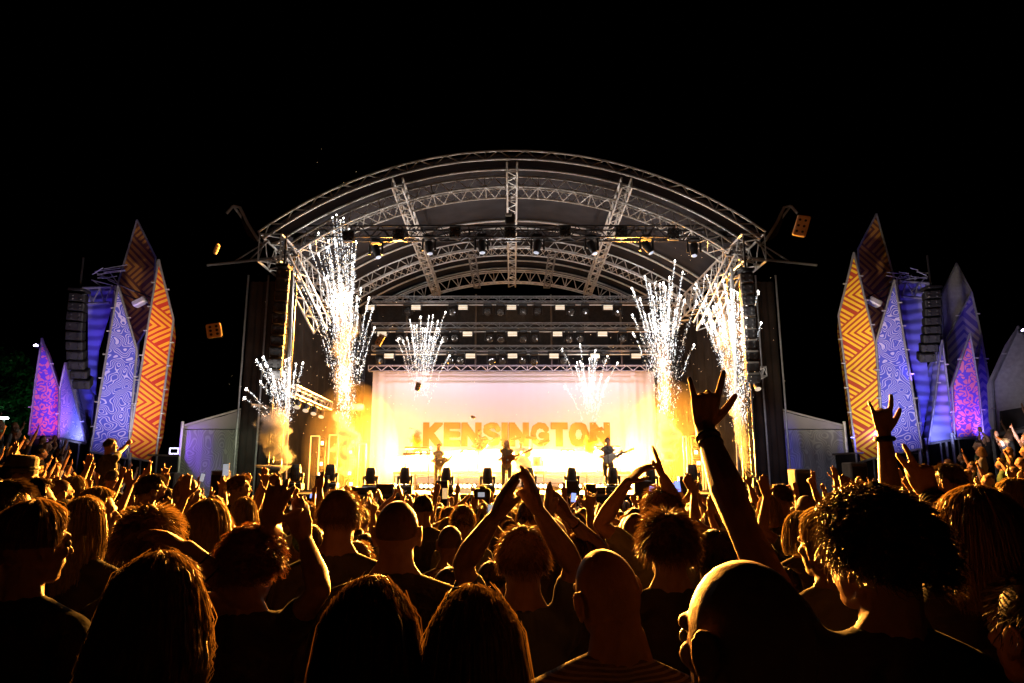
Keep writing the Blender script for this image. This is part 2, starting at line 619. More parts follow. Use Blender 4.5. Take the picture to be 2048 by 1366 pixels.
# ---- stage lights
AMB = (1.0, .37, .04)
WARM = (1.0, .70, .34)
WHITE = (1.0, .90, .78)
M_LENS = mat("hot_lamp_lens", (.9, .8, .6), .3, emit=(1, .80, .45), es=26)
M_STROBE = mat("strobe_face", (.8, .75, .65), .4, emit=(1, .80, .55), es=.75)
M_GLASSD = mat("dark_lens_glass", (.20, .19, .18), .12, metal=.7, spec=1.0)

def strobe(x, z, Y, k):
    t = thing("strobe_light", "flat strobe light, %s, in the %s above the backdrop" % k, "strobe light", (x, Y, z), "strobe lights hanging in rows above the backdrop")
    MB().bbox((x, Y + .06, z), (.46, .14, .25), .015).build("housing", M_BLACK, t)
    for j in range(3):
        MB().box((x, Y - .018, z - .072 + j * .072), (.40, .02, .05)).build("lamp_strip", M_STROBE, t)
    MB().path([(x - .26, Y + .06, z), (x - .26, Y + .06, z + .2), (x + .26, Y + .06, z + .2), (x + .26, Y + .06, z)], .015).build("yoke", M_BLACKM, t)
def wash_head(x, z, Y, tilt, lab):
    t = thing("moving_head_light", lab, "stage light", (x, Y, z + .35), "moving head lights hanging under the back trusses")
    MB().bbox((x, Y, z + .33), (.36, .3, .14), .02).build("base", M_BLACK, t)
    y = MB()
    y.path([(x - .2, Y, z - .1), (x - .2, Y, z + .3), (x + .2, Y, z + .3), (x + .2, Y, z - .1)], .035, 4)
    y.build("yoke", M_BLACK, t)
    R = rotx(math.pi / 2 + tilt)
    h = MB().lathe((x, Y, z), [(.06, -.16), (.13, -.13), (.155, 0), (.165, .14), (.15, .16)], 16, R)
    h.build("head", M_BLACK, t, smooth=False)
    c = V3((x, Y, z)) + R @ np.array((0, 0, .165))
    MB().lathe(c, [(.14, 0), (.12, .012), (.05, .03)], 16, R).build("lens", M_GLASSD, t)
rows = [(599, 615), (652, 668), (697, 712)]
row_name = ["topmost", "middle", "lowest"]
YB = 29.6
cols = [[740, 832, 926, 1023, 1120, 1216], [764, 935, 1025, 1115, 1205], [778, 941, 1025, 1108, 1190, 1272]]
ORD = ["first from the smokier wing", "second along", "third along", "fourth along", "fifth along", "last along"]
heads = [[(815, -.5), (905, .1), (975, .0), (1001, .2), (1046, .1), (1075, -.2), (1142, .2), (1170, -.1), (1236, .4)],
         [(800, .1), (890, .2), (910, -.1), (980, .2), (1002, .5), (1046, .4), (1070, 0), (1138, .3), (1160, .2), (1245, .1)],
         [(760, .2), (900, .1), (921, -.1), (984, .4), (1005, .1), (1045, .1), (1068, .5), (1127, .2), (1210, .1)]]
NUM = ["first", "second", "third", "fourth", "fifth", "sixth", "seventh", "eighth", "ninth", "tenth"]
for ri, (pt, pl) in enumerate(rows):
    z = P(1024, pt, YB).z
    xa, xb = P(745, pt, YB).x, P(1310, pt, YB).x
    t = thing("lighting_truss", "%s of three straight trusses above the backdrop, hung with strobes and moving heads" % row_name[ri], "truss", (0, YB, z), "straight lighting trusses above the backdrop")
    ch, br = truss(line_frames((xa, YB, z), (xb, YB, z), 40, (0, 1, 0)), .3, .22, .025, .014, 'fb')
    ch.build("chord", M_ALUD, t); stuff(br.build("bracing", M_ALUD, t))
    MB().tube((xa, YB - .2, z - .3), (xb, YB - .2, z - .3), .03).build("hanging_bar", M_ALU, t)
    for ci, px in enumerate(cols[ri]):
        q = P(px, pl, YB - .3)
        strobe(q.x, q.z, YB - .3, (NUM[ci] + " counting from the keyboards' side", row_name[ri] + " row"))
    for hi, (px, tl) in enumerate(heads[ri]):
        q = P(px, pl + 10, YB - .15)
        wash_head(q.x, q.z, YB - .15, tl, "round moving head, %s counting from the keyboards' side, under the %s row truss" % (NUM[hi], row_name[ri]))
# drop truss that carries the white backdrop
z = P(1024, 737, 30.6).z
tr = thing("backdrop_truss", "thin straight truss carrying the top edge of the white backdrop", "truss", (0, 30.6, z))
ch, br = truss(line_frames((P(738, 737, 30.6).x, 30.6, z), (P(1318, 737, 30.6).x, 30.6, z), 44, (0, 1, 0)), .25, .25, .022, .016, 'fb')
ch.build("chord", M_ALUD, tr); stuff(br.build("bracing", M_ALU, tr))
for px in (952, 1102, 1240, 815):
    q = P(px, 600, 31.2)
    MB().tube((q.x, 31.2, P(1024, 745, 31.2).z - .2), (q.x, 31.2, 10.3), .045).build("drop_pole", M_CASE, stage)

# front lighting truss with blinders and profile heads
zf = P(1024, 467, 22.8).z
ft = thing("front_lighting_truss", "black truss across the stage mouth carrying four-lamp blinders and large moving heads", "truss", (0, 22.8, zf))
xa, xb = P(588, 467, 22.8).x, P(1484, 467, 22.8).x
ch, br = truss(line_frames((xa, 22.8, zf), (xb, 22.8, zf), 46, (0, 1, 0)), .45, .40, .032, .018, 'fbk')
ch.build("chord", M_BLACKM, ft); stuff(br.build("bracing", M_BLACKM, ft))
for px, py in ((599, 478), (697, 473), (797, 470), (910, 466), (1020, 466), (1130, 464), (1243, 465), (1347, 469), (1443, 475)):
    q = P(px, py, 22.45)
    n_ = [599, 697, 797, 910, 1020, 1130, 1243, 1347, 1443].index(px)
    t = thing("blinder_light", "square four-lamp blinder, %s on the front truss counting from the keyboards' side" % NUM[n_], "blinder light", q, "four-lamp blinders on the front truss")
    MB().bbox(q, (.40, .16, .42), .03).build("housing", M_BLACK, t)
    for sx in (-1, 1):
        for sz in (-1, 1):
            c = V3(q) + np.array((sx * .1, -.085, sz * .105))
            MB().lathe(c, [(.082, 0), (.075, .02), (.03, .006)], 14, rotx(math.pi / 2)).build("lamp", M_GLASSD, t)
for k_, (px, py) in enumerate(((752, 500), (858, 492), (963, 490), (1075, 490), (1183, 492), (1293, 492), (1388, 496))):
    q = V3(P(px, py, 22.8))
    tl = [.35, .15, .1, -.15, .3, .45, -.1][k_]
    t = thing("hanging_moving_head", "large moving head hanging under the front truss, %s from the keyboards' side" % NUM[k_], "stage light", q + np.array((0, 0, .35)), "large moving heads below the front truss")
    MB().bbox(q + np.array((0, 0, .30)), (.34, .30, .16), .03).build("base", M_BLACK, t)
    y = MB()
    y.path([q + np.array(v) for v in ((-.22, 0, -.17), (-.22, 0, .24), (.22, 0, .24), (.22, 0, -.17))], .045, 6)
    y.build("yoke", M_BLACK, t)
    R = rotx(math.pi - .25) @ roty(tl)
    MB().lathe(q, [(.08, -.18), (.13, -.15), (.14, .05), (.11, .26), (.12, .32)], 14, R).build("head", M_BLACK, t)
    MB().lathe(q + R @ np.array((0, 0, .325)), [(.10, 0), (.08, .015), (.03, .02)], 14, R).build("lens", mat("lit_blue_lens", (.3, .35, .5), .2, emit=(.7, .8, 1), es=.5 ), t)
# hoist in the middle
q = V3(P(1020, 440, 22.6))
t = thing("chain_hoist", "black chain hoist box hanging in the middle of the roof above the front truss", "hoist", q)
MB().bbox(q, (.34, .3, .42), .04).build("hoist_body", M_BLACK, t)
MB().tube(q + np.array((0, 0, .2)), q + np.array((0, 0, 1.6)), .02).build("chain", M_BLACKM, t)
MB().bbox(q + np.array((-.05, -.17, .12)), (.22, .04, .1), .02).build("control_box", M_ALU, t)

# white backdrop with the band's name
def backdrop_mat():
    m, N, L = new_mat("white_backdrop_cloth")
    b = N["Principled BSDF"]; b.inputs["Roughness"].default_value = .85
    b.inputs["Base Color"].default_value = (.78, .76, .78, 1)
    tc = N.new("ShaderNodeTexCoord"); w = N.new("ShaderNodeTexWave")
    w.wave_type = 'BANDS'; w.bands_direction = 'Z'
    w.inputs["Scale"].default_value = 6; w.inputs["Distortion"].default_value = 3; w.inputs["Detail"].default_value = 3
    L.new(tc.outputs["Object"], w.inputs["Vector"])
    bp = N.new("ShaderNodeBump"); bp.inputs["Strength"].default_value = .15; bp.inputs["Distance"].default_value = .03
    L.new(w.outputs[0], bp.inputs["Height"]); L.new(bp.outputs[0], b.inputs["Normal"])
    return m
YD = 31.0
bx0, bx1 = P(746, 745, YD).x, P(1308, 745, YD).x
bz1, bz0 = P(1024, 744, YD).z, DZ + .05
bd = thing("white_backdrop", "huge white cloth backdrop with the band name in heavy capitals, hanging behind the drum kit", "backdrop", (0, YD, bz0))
cloth_wall("cloth", bx0, bx1, bz0, bz1, YD, backdrop_mat(), bd, .10, 7.5, n=260, k=14, gather=lambda s, t: .06 + .9 * (sstep(.10, 0, s) + sstep(.80, 1, s)) * (1.1 - .6 * t))
GLY = {  # stroke skeletons on a 0..1 x 0..1 cell, widths
 'K': (.92, [[(.14, 0), (.14, 1)], [(.14, .42), (.78, 1)], [(.30, .58), (.80, 0)]]),
 'E': (.78, [[(.14, 0), (.14, 1)], [(.14, .87), (.74, .87)], [(.14, .5), (.66, .5)], [(.14, .13), (.74, .13)]]),
 'N': (.94, [[(.14, 0), (.14, 1)], [(.14, .9), (.80, .1)], [(.80, 0), (.80, 1)]]),
 'S': (.84, [[(.72, .72), (.62, .86), (.40, .88), (.18, .80), (.16, .64), (.36, .53), (.58, .46), (.72, .34), (.66, .18), (.44, .12), (.22, .15), (.12, .30)]]),
 'I': (.30, [[(.15, 0), (.15, 1)]]),
 'G': (.92, [[(.76, .72), (.64, .85), (.42, .88), (.22, .76), (.14, .5), (.22, .24), (.42, .12), (.64, .15), (.78, .26), (.78, .46), (.52, .46)]]),
 'T': (.80, [[(.40, 0), (.40, .9)], [(.04, .87), (.76, .87)]]),
 'O': (.94, [[(.46, .88), (.24, .80), (.14, .5), (.24, .2), (.46, .12), (.68, .2), (.79, .5), (.68, .8), (.46, .88)]])}
M_INK = mat("gold_brown_print", (.34, .15, .015), .8)
word = "KENSINGTON"
gap = .045
tot = sum(GLY[c][0] for c in word) + gap * (len(word) - 1)
tx0, tx1 = P(846, 870, YD).x, P(1220, 870, YD).x
tz1, tz0 = P(1024, 845, YD).z, P(1024, 893, YD).z
cx = tx0; sx = (tx1 - tx0) / tot; sz = tz1 - tz0
for c in word:
    w_, strokes = GLY[c]
    # union of the thick strokes: rasterise to a fine cell grid, then keep only the covered cells (one flat print layer)
    nxg, nzg = int(max(14, 52 * w_)), 52
    hw = .158
    cells = []
    for jz in range(nzg):
        for ix in range(nxg):
            X = (ix + .5) / nxg * w_; Zc = (jz + .5) / nzg
            best = 9
            for st in strokes:
                for a, b2 in zip(st[:-1], st[1:]):
                    ax, az, bx_, bz_ = a[0], a[1], b2[0], b2[1]
                    dx, dz = (bx_ - ax), (bz_ - az)
                    t_ = ((X - ax) * dx + (Zc - az) * dz) / (dx * dx + dz * dz)
                    t_ = min(1, max(0, t_))
                    d = math.hypot(X - ax - t_ * dx, Zc - az - t_ * dz)
                    best = min(best, d)
            if best < {'S': .125, 'G': .128, 'E': .135}.get(c, hw):
                cells.append((ix, jz))
    cs = set(cells)
    mb = MB(); vid = {}; vs_ = []; fs_ = []
    def vtx(i, j):
        if (i, j) not in vid:
            vid[(i, j)] = len(vs_); vs_.append((cx + i / nxg * w_ * sx, YD - .035, tz0 + j / nzg * sz))
        return vid[(i, j)]
    # merge runs into strips
    for jz in range(nzg):
        ix = 0
        while ix < nxg:
            if (ix, jz) in cs:
                k0 = ix
                while (ix, jz) in cs: ix += 1
                A = [(cx + k0 / nxg * w_ * sx, YD - .04, tz0 + jz / nzg * sz), (cx + ix / nxg * w_ * sx, YD - .04, tz0 + jz / nzg * sz),
                     (cx + ix / nxg * w_ * sx, YD - .04, tz0 + (jz + 1) / nzg * sz), (cx + k0 / nxg * w_ * sx, YD - .04, tz0 + (jz + 1) / nzg * sz)]
                mb.add(A, [(0, 1, 2, 3)])
            ix += 1
    mb.build("letter", M_INK, bd, fixn=False)
    cx += (w_ + gap) * sx
# ================================================================== stage lamps (burning fixtures, plus added lamps for side crowd, roof and backdrop top)
HOTX = [(800, 905), (826, 912), (918, 905), (952, 915), (1012, 905), (1085, 912), (1128, 906), (1160, 918), (1188, 908), (1245, 912)]
for i, (px, py) in enumerate([(808, 921), (842, 909), (905, 915), (938, 907), (990, 915), (1030, 905), (1092, 916), (1135, 907), (1165, 917), (1200, 905), (1242, 913)]):
    q = V3(P(px, py, 30.2))
    t = thing("blinder_lamp", "white hot twin blinder lamp behind the band, %s one counting from the keyboards" % (NUM + ["eleventh"])[i], "stage light", (q[0], q[1], RZ), "white hot blinders behind the band")
    MB().tube((q[0], q[1] + .1, RZ), (q[0], q[1] + .1, q[2]), .03).build("stand", M_BLACKM, t)
    MB().bbox(q, (.62, .16, .34), .03).build("housing", M_BLACK, t)
    for s in (-1, 1):
        MB().lathe(q + np.array((s * .15, -.09, 0)), [(.125, 0), (.11, .02), (.04, .03)], 14, rotx(math.pi / 2)).build("lens", M_LENS, t)
for i, px in enumerate((795, 862, 930, 1000, 1072, 1140, 1205, 1255)):
    q = V3(P(px, 963, 27.3))
    t = thing("floor_lamp_bar", "glowing lamp bar on the deck against the riser front, %s one from the keyboard side" % NUM[i], "stage light", (q[0], q[1], DZ), "lamp bars on the deck before the riser")
    MB().bbox((q[0], q[1], DZ + .14), (.95, .14, .20), .02).build("housing", M_BLACK, t)
    for j in range(5):
        MB().lathe((q[0] - .36 + j * .18, q[1] - .08, DZ + .15), [(.07, 0), (.06, .015), (.02, .02)], 10, rotx(math.pi / 2)).build("lens", M_LENS, t)
KE = 1.0
for px in (815, 905, 995, 1085, 1165, 1240):
    q = P(px, 905, 29.7)
    lamp("amber_blinder_beam", 'AREA', q, 7500, AMB, .9, to=(q.x * .3, 4, 2.2), spread=75, sy=.35)
for px in (820, 940, 1060, 1180, 1250):
    q = P(px, 958, 26.8)
    lamp("floor_bar_beam", 'AREA', (q.x, q.y, DZ + .35), 160, AMB, .9, to=(q.x, 8, 1.9), spread=70, sy=.2)
for px in (790, 880, 965, 1050, 1135, 1220, 1290):
    q = P(px, 925, 29.9)
    lamp("backdrop_wash", 'POINT', (q.x, q.y + .1, q.z), 46, (1, .76, .46), .12)
for (x_, y_, z_, e_) in ((-5.9, 27.2, 2.6, 420), (5.9, 27.2, 2.6, 460), (-5.5, 29.3, 3.6, 260), (5.6, 29.3, 3.6, 260), (-6.6, 24.6, 2.4, 120), (6.6, 24.6, 2.4, 140)):
    lamp("rack_glow", 'POINT', (x_, y_, z_), e_, AMB, .25)
for x in (-6.6, 6.6):
    lamp("side_crowd_fill", 'SPOT', (x, 20.6, 8.5), 34000, AMB, .3, to=(x * 2.1, 9, 2.4), spot=75, blend=.7)  # added spots with no fixture, light the crowd at both sides
lamp("backdrop_top_fill", 'AREA', (0, 29.6, 7.25), 150, (.86, .66, .92), 12.0, to=(0, YD, 4.9), spread=150, sy=.15)  # added strip lamp, gives the top of the cloth its mauve tint
for x in (-5, 5):
    lamp("upper_amber_beam", 'SPOT', (x, YB - .5, 8.7), 95000, AMB, .3, to=(x * .8, 3, 1.5), spot=60, blend=.7)
# added lamps without fixtures, brightening the roof structure
for x in (-5.2, 5.2):
    lamp("roof_fill", 'SPOT', (x, YF + 2.0, 5.2), 500, (1, .80, .62), .2, to=(x * .5, YF + .6, 12), spot=85, blend=.9)
lamp("roof_fill", 'POINT', (0, 24.5, 9.0), 170, (.95, .92, .92), .2)
lamp("roof_fill", 'POINT', (-4.2, 24.9, 8.4), 110, (.88, .92, 1.0), .2)
lamp("roof_fill", 'POINT', (4.2, 24.9, 8.4), 110, (.88, .92, 1.0), .2)
lamp("roof_fill", 'POINT', (0, 31.6, 9.8), 26, (1, .55, .25), .2)

# ================================================================== things on the stage
M_HEADB = mat("scuffed_black_plastic", (.035, .033, .03), .45, var=.3, bump=.1)
names_ = ["first", "second", "third", "fourth", "fifth", "sixth", "seventh", "eighth", "ninth", "tenth", "eleventh"]
for i, (px, pb) in enumerate(((589, 984), (659, 978), (740, 988), (809, 992), (892, 993), (975, 990), (1058, 990), (1144, 992), (1226, 992), (1302, 984), (1386, 984))):
    q = P(px, 990, SY + .5)
    x, y = q.x, SY + .5
    zb = DZ + (.0 if i not in (0, 1, 10) else .1)
    t = thing("floor_moving_head", "black moving head on the stage lip, %s of eleven counting from the keyboards' side" % names_[i], "stage light", (x, y, DZ), "moving head lights along the stage lip")
    MB().bbox((x, y, zb + .12), (.50, .42, .24), .03).build("base", M_HEADB, t)
    yk = MB().path([(x - .215, y, zb + .56), (x - .215, y, zb + .25), (x + .215, y, zb + .25), (x + .215, y, zb + .56)], .05, 6)
    yk.build("yoke", M_HEADB, t)
    MB().lathe((x, y, zb + .3), [(.12, 0), (.165, .05), (.18, .2), (.165, .42), (.13, .52), (.11, .53)], 16).build("head", M_HEADB, t, smooth=False)
    MB().path([(x - .1, y - .22, zb + .1), (x, y - .23, zb + .06), (x + .1, y - .22, zb + .1)], .012).build("handle", M_ALU, t)
bx = [(643, 998, 24, 36, "tall black speaker box at the end of the stage lip"), (700, 980, 26, 15, "low wedge monitor beside the tall smoke column"), (714, 992, 40, 13, "long low flight case on the stage lip near the tall smoke column"),
      (770, 995, 34, 20, "dark amplifier case between two stage lip moving heads, below the keyboards"), (884, 1000, 24, 26, "upright speaker box before the guitarist in the cap"), (1144, 1000, 24, 26, "upright speaker box under a moving head to the drummer's side"),
      (1181, 995, 20, 20, "small square monitor beside the stage lip box"), (1200, 998, 22, 14, "low monitor wedge before the bearded guitarist"), (1286, 998, 34, 26, "wide black case with a white label at the lip beyond the bearded guitarist"), (1372, 990, 26, 34, "tall case at the lip below the framed lamp tower")]
for px, pb, w, h, lab in bx:
    q = P(px, pb, SY + .15)
    W, Hh = w * SY / FPX, h * SY / FPX
    t = thing("speaker_box", lab, "speaker", (q.x, SY + .2, DZ), "boxes along the stage lip")
    z0 = DZ
    MB().bbox((q.x, SY + .2, z0 + Hh / 2), (W, .34, Hh), .015).build("cabinet", M_HEADB, t)
    MB().bbox((q.x, SY + .02, z0 + Hh / 2), (W * .86, .03, Hh * .84), .01).build("grille", M_SCRIM, t)
# keyboard stand
q = P(835, 940, 28.2)
kb = thing("keyboard", "electric keyboards on a tubular stand on the riser behind the capped guitarist", "keyboard", (q.x, 28.2, RZ))
MB().bbox((q.x, 28.2, RZ + .95), (1.05, .35, .09), .02).build("upper_keyboard", M_BLACK, kb)
MB().bbox((q.x, 28.1, RZ + .70), (1.15, .35, .09), .02).build("lower_keyboard", M_BLACK, kb)
for s in (-1, 1):
    MB().path([(q.x + s * .45, 27.95, RZ), (q.x + s * .5, 28.25, RZ + .68), (q.x + s * .42, 28.35, RZ + .95)], .02).build("leg", M_BLACKM, kb)
q2 = P(1215, 918, 28.4)
kb = thing("keyboard", "single keyboard on a tall stand behind the bearded guitarist", "keyboard", (q2.x, 28.4, RZ))
MB().bbox((q2.x, 28.4, RZ + 1.0), (1.0, .3, .08), .02).build("keys", M_BLACK, kb)
for s in (-1, 1):
    MB().tube((q2.x + s * .42, 28.4, RZ), (q2.x + s * .42, 28.4, RZ + .96), .02).build("leg", M_BLACKM, kb)
# microphone stands
for px, Y, lab in ((857, 25.6, "tall black microphone stand beside the capped guitarist"), (1013, 23.5, "microphone stand before the long-haired singer"), (1217, 23.5, "microphone stand before the bearded guitarist"), (1065, 28.6, "short boom stand over the drum kit")):
    x = P(px, 950, Y).x
    zb = RZ if Y > 28 else DZ
    t = thing("microphone_stand", lab, "microphone", (x, Y, zb))
    MB().lathe((x, Y, zb), [(.15, 0), (.15, .02), (.03, .035)], 14).build("foot", M_BLACKM, t)
    MB().path([(x, Y, zb), (x, Y, zb + 1.35), (x + .02, Y + .12, zb + 1.46)], .013).build("pole", M_BLACKM, t)
    MB().cap((x + .02, Y + .12, zb + 1.46), (x + .025, Y + .2, zb + 1.48), .018, .026).build("microphone", M_BLACKM, t)
# drum kit
dx = P(1046, 930, 28.4).x
dk = thing("drum_kit", "drum kit with raised cymbals on the riser beside the singer's guitar neck", "drum kit", (dx, 28.4, RZ))
M_SHELL = mat("drum_shell", (.35, .30, .25), .3, var=.2); M_SKIN = mat("drum_skin", (.75, .72, .65), .5); M_BRASS = mat("brass_cymbal", (.75, .5, .18), .28, metal=.9)
def drum(x, y, z, r, h, R, nm):
    o = MB().lathe((x, y, z), [(r, -h / 2), (r, h / 2)], 20, R).build(nm, M_SHELL, dk)
    MB().lathe((x, y, z), [(r * .97, h / 2 - .01), (r * .97, h / 2 + .012)], 20, R).build("skin", M_SKIN, o)
    MB().path([V3((x, y, z)) + (R if R is not None else np.eye(3)) @ np.array((r * 1.02 * math.cos(a), r * 1.02 * math.sin(a), h / 2)) for a in np.arange(20) * math.pi / 10], .012, closed=True).build("hoop", M_STEEL, o)
drum(dx, 28.1, RZ + .3, .29, .42, rotx(math.pi / 2), "bass_drum")
drum(dx - .25, 28.2, RZ + .75, .16, .22, rotx(.5), "tom_drum"); drum(dx + .2, 28.2, RZ + .75, .17, .22, rotx(.5), "tom_drum")
drum(dx + .62, 28.4, RZ + .42, .21, .38, None, "floor_tom"); drum(dx - .55, 28.45, RZ + .62, .18, .15, None, "snare_drum")
for (ox, oz, tl, r) in ((-.75, 1.25, .25, .22), (-.3, 1.35, -.2, .24), (.35, 1.38, .15, .26), (.85, 1.2, -.25, .27), (-.8, .9, 0, .18)):
    R = roty(tl) @ rotx(.25)
    o = MB().lathe((dx + ox, 28.35, RZ + oz), [(.02, .03), (.05, .02), (r * .9, -.012), (r, -.02), (r, -.024), (.04, .01)], 20, R).build("cymbal", M_BRASS, dk)
    MB().tube((dx + ox * .9, 28.45, RZ), (dx + ox, 28.35, RZ + oz), .013).build("cymbal_stand", M_STEEL, o)
# framed lamp towers at the wings
M_TUBE = mat("led_tube", (.9, .7, .4), .4, emit=(1, .50, .14), es=1.3)
M_TUBEP = mat("led_tube_pink", (.9, .3, .3), .4, emit=(1, .25, .3), es=4.0)
for i, (x0, x1, yt, yb, Y, lab) in enumerate(((622, 634, 872, 975, 25.0, "outermost of the glowing frames by the tall smoke column"), (659, 672, 870, 968, 25.5, "brightest glowing tall frame by the tall smoke column"), (718, 729, 888, 980, 27, "innermost glowing frame, at the white backdrop's straight edge"),
        (1366, 1377, 873, 975, 25.5, "bright tall frame beside the smoke beyond the bearded guitarist"), (1402, 1412, 878, 975, 25, "outermost glowing frame by the raised horned hand's forearm"))):
    a, bq = P(x0, yt, Y), P(x1, yb, Y)
    t = thing("lit_tower", lab, "light tower", (a.x, Y, DZ), "tall glowing light frames in the stage wings")
    for xx in (a.x, bq.x):
        MB().tube((xx, Y, DZ), (xx, Y, a.z), .022).build("light_tube", M_TUBE, t)
    MB().tube((a.x, Y, a.z), (bq.x, Y, a.z), .022).build("light_tube", M_TUBE, t)
    MB().bbox(((a.x + bq.x) / 2, Y + .02, DZ + .03), (.4, .3, .06), .01).build("foot_plate", M_BLACKM, t)
M_RLAMP = mat("rack_lamp", (.9, .8, .5), .4, emit=(1, .72, .35), es=6)
for i, (px, w, yt, Y, lab) in enumerate(((646, 15, 876, 26.0, "equipment rack with amber lamps next to the brightest wing frame"), (706, 18, 872, 28, "tall lamp rack beside the backdrop edge behind the tall smoke column"), (1390, 20, 872, 26, "lamp rack with stacked round-cornered lights beside the bright frame beyond the bearded guitarist"), (1422, 14, 872, 27, "narrow dark rack against the wing curtain behind the raised forearm"))):
    a = P(px, yt, Y); W = w * Y / FPX
    t = thing("light_rack", lab, "rack", (a.x, Y, DZ), "racks in the stage wings")
    fr = MB()
    for sx in (-1, 1):
        for sy in (-.2, .2):
            fr.tube((a.x + sx * W / 2, Y + sy, DZ), (a.x + sx * W / 2, Y + sy, a.z), .025)
    H_ = a.z - DZ
    for k in range(6):
        fr.tube((a.x - W / 2, Y - .2, DZ + .05 + H_ * k / 5.1), (a.x + W / 2, Y - .2, DZ + .05 + H_ * k / 5.1), .018)
    fr.build("frame", M_BLACKM, t)
    for k in range(5):
        zc = DZ + .22 + H_ * k / 5.1
        MB().bbox((a.x, Y, zc), (W * .8, .3, .30), .05).build("cabinet", M_BLACK, t)
        if (k * 7 + i) % 3 != 0:
            MB().bbox((a.x + W * .1 * (-1) ** k, Y - .165, zc), (W * .34, .02, .13), .01).build("lamp", M_RLAMP, t)
# side truss with four lamps at the left wing, short truss at the right wing
for (xa, ya, xb, yb, Ya, Yb, nl, lab) in ((583, 779, 656, 812, 22.0, 25.5, 4, "short sloping truss with four small lamps by the lower spark burst of the wing"), (1524, 742, 1474, 770, 21.6, 23.5, 3, "short truss with hanging lamps beside the outer spark fountain and the tent")):
    p0, p1 = P(xa, ya, Ya), P(xb, yb, Yb)
    t = thing("side_truss", lab, "truss", p0)
    ch, br = truss(line_frames(p0, p1, 12, (0, 0, 1)), .3, .3, .022, .014, 'fbtk')
    ch.build("chord", M_ALU, t); stuff(br.build("bracing", M_ALU, t))
    for k in range(nl):
        c = V3(p0 + (p1 - p0) * ((k + .8) / (nl + .6))) + np.array((0, 0, -.38))
        h = MB().lathe(c, [(.06, -.14), (.1, -.1), (.1, .08), (.12, .14)], 12, rotx(math.pi * .8)).build("spot_lamp", M_BLACKM, t)
        MB().lathe(c + rotx(math.pi * .8) @ np.array((0, 0, .14)), [(.1, 0), (.08, .015)], 12, rotx(math.pi * .8)).build("lens", M_STROBE, h)
        MB().tube(c, c + np.array((0, 0, .3)), .02).build("hook", M_BLACKM, h)
# line arrays
def line_array(name, pts, Y, w, lab, mface=None, yaw=0.0, dep=.5, mc=None):
    p = [V3(P(x, y, Y)) for x, y in pts]
    t = thing(name, lab, "line array speaker", p[0])
    R0 = rotz(yaw)
    for k in range(len(p) - 1):
        c = (p[k] + p[k + 1]) / 2
        h = np.linalg.norm(p[k + 1] - p[k])
        tilt = .03 + .045 * k
        R = R0 @ rotx(tilt)
        o = MB().bbox(c, (w, dep, h * .93), .03, R).build("cabinet", mc or M_CASE, t)
        MB().bbox(c + R @ np.array((0, -dep / 2 - .008, 0)), (w * .9, .02, h * .78), .01, R).build("grille", M_BLACK, o)
        for sx in (-1, 1):
            for sz in (-1, 1):
                MB().lathe(c + R @ np.array((sx * w * .24, -dep / 2 - .02, sz * h * .2)), [(.045, 0), (.03, .012)], 10, R @ rotx(math.pi / 2)).build("port", mface or M_BLACKM, o)
    MB().tube(p[0] + np.array((0, 0, .1)), p[0] + np.array((0, 0, 1.2)), .03).build("chain", M_BLACKM, t)
    MB().bbox(p[0] + np.array((0, 0, .1)), (w, dep, .1), .02).build("flying_frame", M_BLACKM, t)
    return t
line_array("line_array", [(568 - 1.9 * k + .0 * k * k, 540 + 21.5 * k) for k in range(11)], 20.9, .40, "hanging column of speakers beside the stage on the keyboard side", mat("speaker_port", (.02, .02, .02), .7), yaw=.25)
line_array("line_array", [(1492 + 1.5 * k, 548 + 21.5 * k) for k in range(11)], 20.9, .40, "hanging column of speakers half hidden behind the outer spark fountain", mat("speaker_port", (.02, .02, .02), .7), yaw=-.25)
line_array("side_line_array", [(158, 588), (156, 606), (154, 624), (152, 643), (151, 662), (151, 681), (152, 700), (154, 719), (158, 738), (163, 756), (170, 774)], 21.0, .46, "curved dark column of speakers hanging before the blue-lit tower by the spotted magenta panel", yaw=.35, mc=M_BLACK)
line_array("side_line_array", [(1863, 583), (1863, 600), (1864, 617), (1864, 634), (1863, 651), (1862, 668), (1859, 686), (1855, 704), (1850, 722)], 21.0, .46, "curved column of speakers hanging before the blue-lit tower near the purple striped panel", yaw=-.35, mc=M_BLACK)

